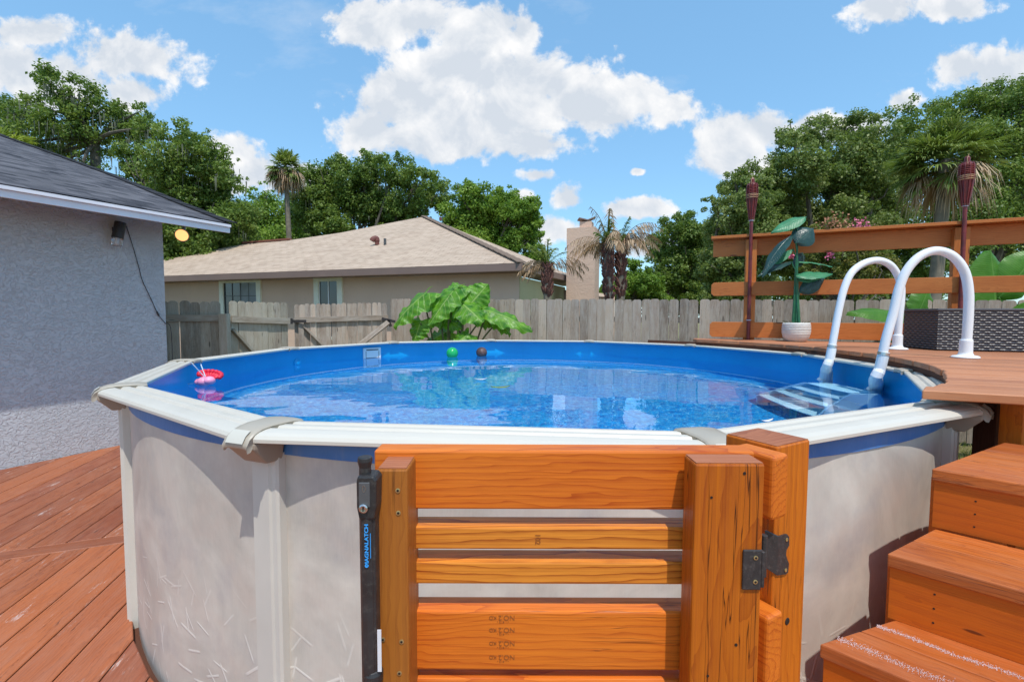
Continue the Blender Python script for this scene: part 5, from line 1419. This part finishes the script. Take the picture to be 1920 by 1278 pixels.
def tree(label, Y, base_px, clumps, mat='oak_leaf', leaf=.15, n_per=46, seed=1, moss=0, jitter=.8, name='oak_tree', trunk_r=.3, lean_px=None, sub=26, bark='trunk', fill=True):
    leaf *= .52; n_per = int(n_per * 2.7); trunk_r *= .8; clumps = clumps + [(px + random.Random(seed * 31 + i).uniform(-.5, .5) * r_, py + random.Random(seed * 37 + i).uniform(.1, .7) * r_, r_ * .7) for i, (px, py, r_) in enumerate(clumps) if fill]
    g_ = random.Random(seed); base = at_y(base_px, 600, Y); base.z = 0
    root = thing(name, base, label, 'tree')
    cs, rs = [], []
    for (px, py, rp_) in clumps:
        y = Y + g_.uniform(-jitter, jitter) * 1.6
        cs.append(at_y(px, py, y)); rs.append(rp_ / F * y)
    C_ = np.array([tuple(c) for c in cs]); RR_ = np.array(rs)
    V, T = leaf_cloud(C_, RR_, n_per, leaf, seed, sub=sub)
    mesh_quads('crown', V, T, M[mat], root)
    # trunk and limbs
    mb = MB(); cen = Vector(C_.mean(0)); zl = min(c.z - r * .3 for c, r in zip(cs, rs)); fork = base.lerp(Vector((cen.x, cen.y, 0)), .35); fork.z = max(1.6, zl * .55 + cen.z * .1)
    if lean_px: fork = at_y(lean_px[0], lean_px[1], Y)
    mb.tube([base, base.lerp(fork, .5) + Vector((g_.uniform(-.15, .15), 0, 0)), fork], [trunk_r * 1.25, trunk_r, trunk_r * .85], 10)
    for c, r in sorted(zip(cs, rs), key=lambda q: -q[1])[:18]:
        m1 = fork.lerp(c, .45) + Vector((g_.uniform(-.5, .5), g_.uniform(-.4, .4), g_.uniform(-.1, .5)))
        mb.tube(smooth_path([fork, m1, c], 4), [trunk_r * .5 * (1 - .085 * k) for k in range(9)], 6)
        for k in range(3):
            e = c + Vector((g_.uniform(-1, 1), g_.uniform(-1, 1), g_.uniform(-.5, .8))) * r * .8; mb.tube([m1.lerp(c, .6), m1.lerp(e, .7), e], [trunk_r * .16, trunk_r * .1, .015], 5)
    mb.build('trunk', M[bark], root)
    if moss:
        r_ = np.random.RandomState(seed + 5); V = []
        idx = r_.randint(0, len(cs), int(moss * .6))
        for i in idx:
            p = C_[i] + r_.normal(size=3) * RR_[i] * np.array([.55, .55, .15]) - np.array([0, 0, RR_[i] * .45]); L_ = r_.uniform(.2, .8); 
            for k in range(5):
                q = p + r_.normal(size=3) * np.array([.16, .16, .12]); w_ = r_.uniform(.012, .03); l_ = L_ * r_.uniform(.4, 1); a = r_.uniform(0, 3.14); dx, dy_ = math.cos(a) * w_, math.sin(a) * w_
                V.append([(q[0] - dx, q[1] - dy_, q[2]), (q[0] + dx, q[1] + dy_, q[2]), (q[0] + dx * .2, q[1] + dy_ * .2, q[2] - l_), (q[0] - dx * .3, q[1] - dy_ * .3, q[2] - l_)])
        V = np.array(V).reshape(-1, 3); mo = mesh_quads('spanish_moss', V, np.full(len(V), .5), M['moss'], root); mo['kind'] = 'stuff'
    return root

tree('tall open-crowned oak hung with moss, leftmost above the grey house roof', 24, 186,
     [(125, 160, 40), (88, 150, 22), (165, 195, 45), (205, 240, 50), (250, 215, 32), (115, 225, 38), (60, 250, 45), (20, 215, 42), (280, 240, 30),
      (60, 200, 26), (150, 270, 42), (15, 275, 55), (100, 300, 46), (60, 310, 50), (20, 330, 50), (150, 320, 40)], 'oak_leaf', .17, 44, 3, 420, lean_px=(178, 270), trunk_r=.30, fill=False)
tree('dense mossy oak directly behind the tip of the grey house roof', 20, 330,
     [(335, 255, 34), (372, 270, 34), (405, 300, 34), (425, 330, 30), (310, 305, 45), (360, 330, 52), (290, 365, 55), (400, 380, 55), (255, 300, 34), (440, 420, 50), (330, 410, 60), (380, 440, 55), (300, 450, 50), (330, 490, 50), (400, 480, 50)],
     'oak_leaf', .14, 50, 4, 220)
tree('low oak between the thin palm and the grey house roof', 30, 500, [(470, 385, 34), (500, 365, 26), (450, 420, 45), (510, 420, 48), (560, 400, 40), (480, 450, 50), (540, 450, 50), (440, 460, 50), (590, 440, 40)], 'bright_leaf', .19, 44, 5, 40)
tree('broad oak rising behind the left slope of the tan roof', 27, 660,
     [(600, 345, 45), (640, 318, 30), (690, 320, 36), (740, 318, 34), (785, 338, 36), (650, 365, 46), (590, 395, 45), (700, 380, 48), (760, 385, 45), (820, 365, 34), (620, 425, 40), (720, 420, 40), (565, 365, 22)],
     'oak_leaf', .18, 44, 6, 90)
tree('rounded oak behind the peak and right slope of the tan roof', 23, 930,
     [(875, 368, 28), (905, 375, 34), (950, 385, 38), (990, 385, 24), (900, 420, 45), (960, 420, 45), (1000, 415, 22), (860, 405, 35), (985, 450, 30), (940, 460, 40), (1000, 480, 26), (880, 460, 40)], 'bright_leaf', .15, 50, 7, 0)
tree('dark green tree right of the chimney behind the fence', 22, 1290,
     [(1270, 430, 34), (1240, 465, 32), (1300, 455, 38), (1285, 412, 20), (1325, 470, 40), (1250, 510, 42), (1310, 520, 42), (1335, 430, 28), (1350, 520, 50), (1290, 560, 45)], 'oak_leaf', .14, 50, 8, 0, name='leafy_tree')
tree('bright green bushy tree between the dying palms and the dark tree', 19, 1190,
     [(1190, 510, 26), (1165, 535, 26), (1215, 530, 28), (1190, 555, 30), (1140, 545, 18), (1230, 560, 25)], 'bright_leaf', .10, 50, 9, 0, name='leafy_tree', trunk_r=.1)
tree('mid-sized tree directly behind the left torch', 15, 1400,
     [(1380, 345, 34), (1350, 380, 28), (1415, 335, 34), (1395, 400, 50), (1345, 425, 30), (1440, 370, 45), (1370, 470, 50), (1430, 450, 55), (1340, 500, 40), (1400, 530, 50), (1360, 550, 40)], 'oak_leaf_grey', .10, 55, 10, 0, name='leafy_tree', trunk_r=.2)
tree('tall dense oak between the left torch and the large fan palm', 16, 1560,
     [(1490, 262, 38), (1540, 245, 36), (1600, 240, 38), (1640, 262, 36), (1510, 320, 52), (1580, 310, 55), (1640, 330, 50), (1470, 300, 26), (1560, 380, 58), (1640, 390, 55), (1470, 380, 46), (1500, 430, 58), (1600, 450, 60), (1450, 480, 40), (1540, 500, 60), (1620, 520, 50)],
     'oak_leaf_grey', .11, 60, 12, 0, trunk_r=.35)
tree('big oak filling the right edge behind the large fan palm', 20, 1850,
     [(1700, 225, 40), (1760, 210, 36), (1820, 205, 40), (1880, 185, 44), (1915, 175, 45), (1960, 200, 60), (1910, 250, 60), (1850, 270, 58), (1700, 300, 55), (1870, 340, 60), (1930, 360, 60), (1790, 400, 60), (1860, 410, 60), (1720, 430, 60), (1690, 490, 60), (1920, 440, 50), (1780, 470, 50)],
     'oak_leaf', .13, 60, 13, 0, trunk_r=.4)
tree('low far tree just showing under the right oak', 30, 1500, [(1480, 540, 50), (1560, 545, 50), (1640, 550, 50), (1720, 550, 50), (1420, 550, 40), (1250, 565, 40), (1330, 565, 40)], 'oak_leaf', .2, 40, 15, 0, name='leafy_tree')
# crape myrtle
cm_ = tree('small tree with pink blossom behind the railing', 9.5, 1590, [(1555, 435, 26), (1600, 425, 24), (1640, 440, 28), (1540, 480, 30), (1600, 490, 36), (1650, 500, 30), (1560, 515, 30)], 'myrtle_leaf', .055, 46, 16, 0, .5, 'crape_myrtle', .05)
V = []; r_ = np.random.RandomState(3)
for (px, py, rp_, k) in ((1610, 425, 13, 0), (1555, 478, 5, 0), (1486, 481, 4, 0), (1560, 420, 18, 1), (1575, 432, 15, 1)):
    c = at_y(px, py, 9.0); 
    for i in range(int(rp_ * 9)):
        q = np.array(c) + r_.normal(size=3) * rp_ / F * 9 * .6; a = r_.normal(size=3); a /= np.linalg.norm(a); b = np.cross(a, r_.normal(size=3)); b /= np.linalg.norm(b); s = .022
        V.append((k, [q - a * s, q - b * s, q + a * s, q + b * s]))
for k, mt in ((0, 'flower'), (1, 'flower_rust')):
    vv = np.array([v for kk, v in V if kk == k]).reshape(-1, 3); mesh_quads('blossom', vv, np.full(len(vv), .5), M[mt], cm_)

# ------------------------------------------------------------ palms
def strip(V, T, pts, widths, side, tint):
    for i in range(len(pts) - 1):
        a, b = pts[i], pts[i + 1]; V.append([a - side * widths[i], a + side * widths[i], b + side * widths[i + 1], b - side * widths[i + 1]]); T.append(tint)
def fan_palm(name, label, base, top, trunk_r, fr, n_green, n_dead, seed, droop=1.0, yellow=False, segs=22, sw=.022, squat=1.0):
    g_ = random.Random(seed); root = thing(name, base, label, 'palm tree')
    mb = MB(); mid = base.lerp(top, .5) + Vector((trunk_r * .6, 0, 0)); path = smooth_path([base, mid, top], 8); mb.tube(path, [trunk_r * (1.15 - .25 * k / len(path)) for k in range(len(path))], 12)
    mb.build('trunk', M['palm_trunk'], root, smooth=True)
    for dead in (False, True):
        V, T = [], []
        for k in range(n_dead if dead else n_green):
            az = g_.random() * 6.283
            el = R(g_.uniform(-70, -5)) if dead else R(g_.choice((g_.uniform(-45, 30), g_.uniform(10, 75), g_.uniform(0, 85))))
            d = Vector((math.cos(az) * math.cos(el), math.sin(az) * math.cos(el), math.sin(el)))
            pet = fr * g_.uniform(.40, .62) * (squat if not dead else .8); c = top + d * pet - Vector((0, 0, pet * .12))
            side = d.cross(Vector((0, 0, 1))).normalized() if abs(d.z) < .99 else Vector((1, 0, 0))
            strip(V, T, [top, top.lerp(c, .5) + Vector((0, 0, .05 * fr)), c], [.02 * fr, .015 * fr, .01 * fr], side, .2)
            L = fr * g_.uniform(.42, .62); ti = g_.random()
            for s in range(segs):
                a = R(-105 + 210 * s / (segs - 1) + g_.uniform(-4, 4)); dd_ = (d * math.cos(a) + side * math.sin(a))
                ln = L * (.75 + .25 * math.cos(a)) * g_.uniform(.85, 1.1); dr = (.28 if not dead else .9) * droop * g_.uniform(.6, 1.4)
                pts = [c, c + dd_ * ln * .5 + Vector((0, 0, -dr * ln * .12)), c + dd_ * ln * .85 + Vector((0, 0, -dr * ln * .48)), c + dd_ * ln * .98 + Vector((0, 0, -dr * ln * .95))]
                pw = d.cross(dd_); sd = (dd_.cross(Vector((g_.uniform(-.6, .6), g_.uniform(-.6, .6), 1)))).normalized()
                strip(V, T, pts, [sw * fr * .5, sw * fr, sw * fr * .6, .002], sd, min(1, max(0, ti * .55 + g_.random() * .45)))
        V = np.array([[tuple(p) for p in q] for q in V]).reshape(-1, 3); T = np.repeat(np.array(T), 4)
        if len(V): mesh_quads('dead_fronds' if dead else 'fronds', V, T, M['dead_frond'] if dead else M['palm_yellow' if yellow else 'palm_leaf'], root)
    return root
Yp = 11.5; fan_palm('fan_palm', 'large fan palm with shaggy dead skirt behind the right torch', at_y(1735, 600, Yp) * 1.0 - Vector((0, 0, at_y(1735, 600, Yp).z)), at_y(1772, 300, Yp), .135, 1.14, 84, 26, 21, sw=.015, segs=28)
Yp = 25; b_ = at_y(545, 600, Yp); b_.z = 0; fan_palm('fan_palm', 'thin tall fan palm standing alone above the tan roof', b_, at_y(535, 313, Yp), .13, 1.05, 46, 40, 22, droop=1.2, segs=18, sw=.03)
Yp = 16; b_ = at_y(-10, 600, Yp); b_.z = 0; fan_palm('fan_palm', 'yellow-green palm top poking over the grey house roof ridge', b_, at_y(-5, 285, Yp), .15, 1.3, 30, 0, 23, yellow=True)

def feather_palm(label, base, top, trunk_r, fronds, seed, boots=.9):
    """fronds: (azimuth, elevation, length, deadness)"""
    g_ = random.Random(seed); root = thing('feather_palm', base, label, 'palm tree')
    mb = MB(); mb.tube([base, base.lerp(top, .6), top], [trunk_r * .9, trunk_r, trunk_r * .8], 10); mb.build('trunk', M['palm_trunk'], root)
    mb = MB()
    for k in range(150):
        f_ = 1 - boots * g_.random() ** 1.2 / (top - base).length; p = base.lerp(top, f_); a = g_.random() * 6.283; o1 = Vector((math.cos(a), math.sin(a), 0))
        mb.tube([p + o1 * trunk_r * .7, p + o1 * trunk_r * 1.5 + Vector((0, 0, .10))], [.035, .012], 5)
    mb.build('frond_boots', M['palm_boot'], root)
    for dead in (0, 1):
        V, T = [], []
        for (az, el, L, dd0) in fronds:
            if dd0 != dead: continue
            az, el = R(az), R(el); d0 = Vector((math.cos(az) * math.cos(el), math.sin(az) * math.cos(el), math.sin(el))); n = 16; p = top.copy(); pts = []
            dcur = d0.copy()
            for i in range(n): pts.append(p.copy()); p += dcur * L / n; dcur = (dcur + Vector((0, 0, -.13 if dead else -.085))).normalized()
            side0 = Vector((0, 0, 1)).cross(d0); side0 = side0.normalized() if side0.length > .01 else Vector((1, 0, 0))
            strip(V, T, pts, [.014] * n, side0, .3)
            for i in range(2, n):
                dl = (pts[i] - pts[i - 1]).normalized()
                for sg in (-1, 1):
                    for rep in range(2):
                        ln = L * .24 * math.sin(math.pi * (i / n) ** .7) * g_.uniform(.6, 1.15) + .05; q = pts[i - 1].lerp(pts[i], g_.random())
                        e = (dl * .6 + side0 * sg * .7 + Vector((0, 0, g_.uniform(-.7, .1) - (.6 if dead else .0)))).normalized(); sd = dl.cross(e).normalized()
                        strip(V, T, [q, q + e * ln * .55, q + e * ln * .9 + Vector((0, 0, -.25 * ln))], [.004, .0075, .001], (sd + dl * .8).normalized(), g_.random())
        if V:
            V = np.array([[tuple(p_) for p_ in q] for q in V]).reshape(-1, 3); T = np.repeat(np.array(T), 4)
            mesh_quads('dead_fronds' if dead else 'fronds', V, T, M['dead_frond'] if dead else M['palm_leaf'], root)
    return root
Yp = 9.6
b_ = at_y(1028, 600, Yp); b_.z = 0
feather_palm('short feather palm in front of the tan house corner', b_, at_y(1026, 500, Yp), .085, [(200, 60, .7, 0), (100, 75, .6, 0), (60, 65, .7, 0), (150, 70, .6, 0), (270, 80, .6, 0), (20, 60, .6, 0), (230, 70, .7, 0), (175, 35, .75, 1), (190, 20, .7, 1), (170, 50, .6, 1), (160, 10, .6, 1), (5, 40, .95, 1), (-5, 30, .9, 1), (350, 45, 1.0, 1), (120, 60, .5, 1)], 31, .6)
for lab, bx_, tx_, ty_, sd_, rt in (('left dying feather palm of the pair beside the chimney', 1148, 1139, 462, 32, 0), ('right dying feather palm of the pair beside the chimney', 1163, 1165, 458, 33, 1)):
    b_ = at_y(bx_, 600, 9.2 + .2 * rt); b_.z = 0; g2 = random.Random(sd_)
    fr_ = [(g2.uniform(60, 300) if not rt else g2.uniform(-80, 80), g2.uniform(25, 85), g2.uniform(.6, .95), 1) for k in range(12)] + [(g2.uniform(0, 360), g2.uniform(55, 88), g2.uniform(.45, .7), 0) for k in range(6)]
    if not rt: fr_ += [(180, 45, 1.0, 1), (175, 35, .95, 1), (185, 30, .9, 1)]
    else: fr_ += [(5, 50, 1.0, 1), (-10, 60, 1.0, 1), (10, 65, .9, 1)]
    feather_palm(lab, b_, at_y(tx_, ty_, 9.2 + .2 * rt), .085, fr_, sd_, 1.05)

# ------------------------------------------------------------ elephant ear plant behind the pool
Ye = 7.6; eb0 = at_y(850, 640, Ye); eb0.z = 0
ear = thing('elephant_ear_plant', eb0, 'large plant with big ruffled bright green leaves behind the pool', 'plant')
def ear_leaf(x0, y0, x1, y1, W, nrm, dy0=0, dy1=0, droop=.12, seed=0, fold=-.2):
    a_ = at_y(x0, y0, Ye + dy0); b_ = at_y(x1, y1, Ye + dy1); mb = MB()
    blade(mb, a_, b_ - a_, nrm, (b_ - a_).length, W, 'heart', droop, fold, .030, 36, 14, seed); lf = mb.build('leaf', M['ear_leaf'], ear, smooth=True)
    g2 = random.Random(seed); f0 = eb0 + Vector((g2.uniform(-.25, .25), g2.uniform(-.1, .1), .3))
    at_ = a_.lerp(b_, .12)
    mb = MB(); mb.tube(smooth_path([f0, f0.lerp(at_, .6) + Vector((0, 0, .15)), at_ - Vector((0, 0, .01))], 5), .014, 7); mb.build('leaf_stalk', M['ear_stem'], lf)
ear_leaf(800, 548, 728, 600, .50, (-.2, -.55, .8), 0, -.2, .20, 1)
ear_leaf(858, 540, 772, 572, .48, (-.1, -.6, .8), .1, -.1, .15, 2)
ear_leaf(850, 545, 800, 606, .42, (-.4, -.8, .4), -.1, -.3, .1, 3)
ear_leaf(880, 572, 915, 532, .50, (.2, -.95, .2), 0, .1, .0, 4)
ear_leaf(868, 570, 905, 600, .48, (.3, -.8, .5), -.1, -.35, .10, 5)
ear_leaf(905, 580, 1000, 600, .40, (.1, -.6, .8), 0, -.2, .25, 6)
ear_leaf(820, 590, 868, 610, .36, (.1, -.7, .7), .1, -.1, .15, 7)
ear_leaf(790, 600, 775, 640, .36, (-.2, -.9, .3), 0, -.1, .1, 8)
ear_leaf(840, 620, 800, 640, .40, (-.1, -.7, .7), .2, 0, .1, 9)
ear_leaf(880, 625, 850, 645, .34, (0, -.7, .7), -.2, -.35, .1, 10)
ear_leaf(870, 545, 850, 525, .40, (0, -.3, .95), .2, .5, .1, 11)
ear_leaf(930, 600, 960, 622, .26, (.1, -.6, .8), .1, 0, .2, 12)
ear_leaf(850, 560, 832, 606, .46, (0, -.9, .3), .0, -.05, .1, 13)
ear_leaf(900, 595, 935, 606, .30, (0, -.8, .6), .2, .1, .1, 14)

# ------------------------------------------------------------ banana leaves behind the deck railing
for lab, Yb, bpx, lv in (('banana plant with upright pale green leaf behind the right end of the railing', 6.0, 1890, [(1868, 585, 1864, 468, .52, (0, -.9, .3), 0, 0, .05), (1870, 560, 1960, 470, .45, (.2, -.8, .6), 0, -.2, .2), (1860, 590, 1930, 560, .4, (0, -.6, .8), .1, -.2, .1), (1890, 600, 1980, 610, .4, (0, -.7, .7), 0, 0, .1)]),
                         ('banana plant with arching leaf showing between the two ladder handrails', 6.1, 1700, [(1735, 600, 1618, 552, .36, (-.1, -.5, .9), 0, -.2, .25), (1720, 590, 1745, 540, .3, (0, -.9, .3), .1, .1, .1), (1715, 590, 1660, 640, .28, (0, -.9, .4), .1, .1, .1)])):
    b0 = at_y(bpx, 640, Yb + .2); b0.z = 0; root = thing('banana_plant', b0, lab, 'plant')
    mb = MB(); mb.tube([b0, Vector((b0.x, b0.y, 1.0)), Vector((b0.x, b0.y, at_y(bpx, 600, Yb).z))], [.09, .08, .05], 10); mb.build('stem', M['green_stem'], root)
    for i, (x0, y0, x1, y1, W, nm_, d0, d1, dr) in enumerate(lv):
        a_ = at_y(x0, y0, Yb + d0); b_ = at_y(x1, y1, Yb + d1); mb = MB(); blade(mb, a_, b_ - a_, nm_, (b_ - a_).length, W, 'banana', dr, -.1, .008, 18, 8, i)
        mb.tube([Vector((b0.x, b0.y, a_.z - .25)), a_.lerp(b_, .02)], .018, 6); mb.build('leaf', M['banana_leaf'], root, smooth=True)

# ------------------------------------------------------------ grass tufts on the lawn patch seen between pool and deck
r_ = np.random.RandomState(8); V = []; T = []
n = 26000
P_ = np.stack([r_.uniform(2.7, 9, n), r_.uniform(2.2, 9, n)], 1)
dist = np.hypot(P_[:, 0] - PC.x, P_[:, 1] - PC.y); P_ = P_[dist > WR + .06]
for q in P_:
    a = r_.uniform(0, 6.28); h = r_.uniform(.03, .09); w_ = .006; lx, ly = r_.uniform(-.05, .05, 2)
    dx, dy_ = math.cos(a) * w_, math.sin(a) * w_
    V.append([(q[0] - dx, q[1] - dy_, 0), (q[0] + dx, q[1] + dy_, 0), (q[0] + dx * .3 + lx, q[1] + dy_ * .3 + ly, h), (q[0] - dx * .3 + lx, q[1] - dy_ * .3 + ly, h)]); T += [r_.rand()] * 4
go = mesh_quads('grass', np.array(V).reshape(-1, 3), np.array(T), M['grass_blade']); tag(go, 'short sunlit lawn grass between pool wall and deck posts', 'grass', kind='stuff')
print('objects', len(bpy.data.objects))
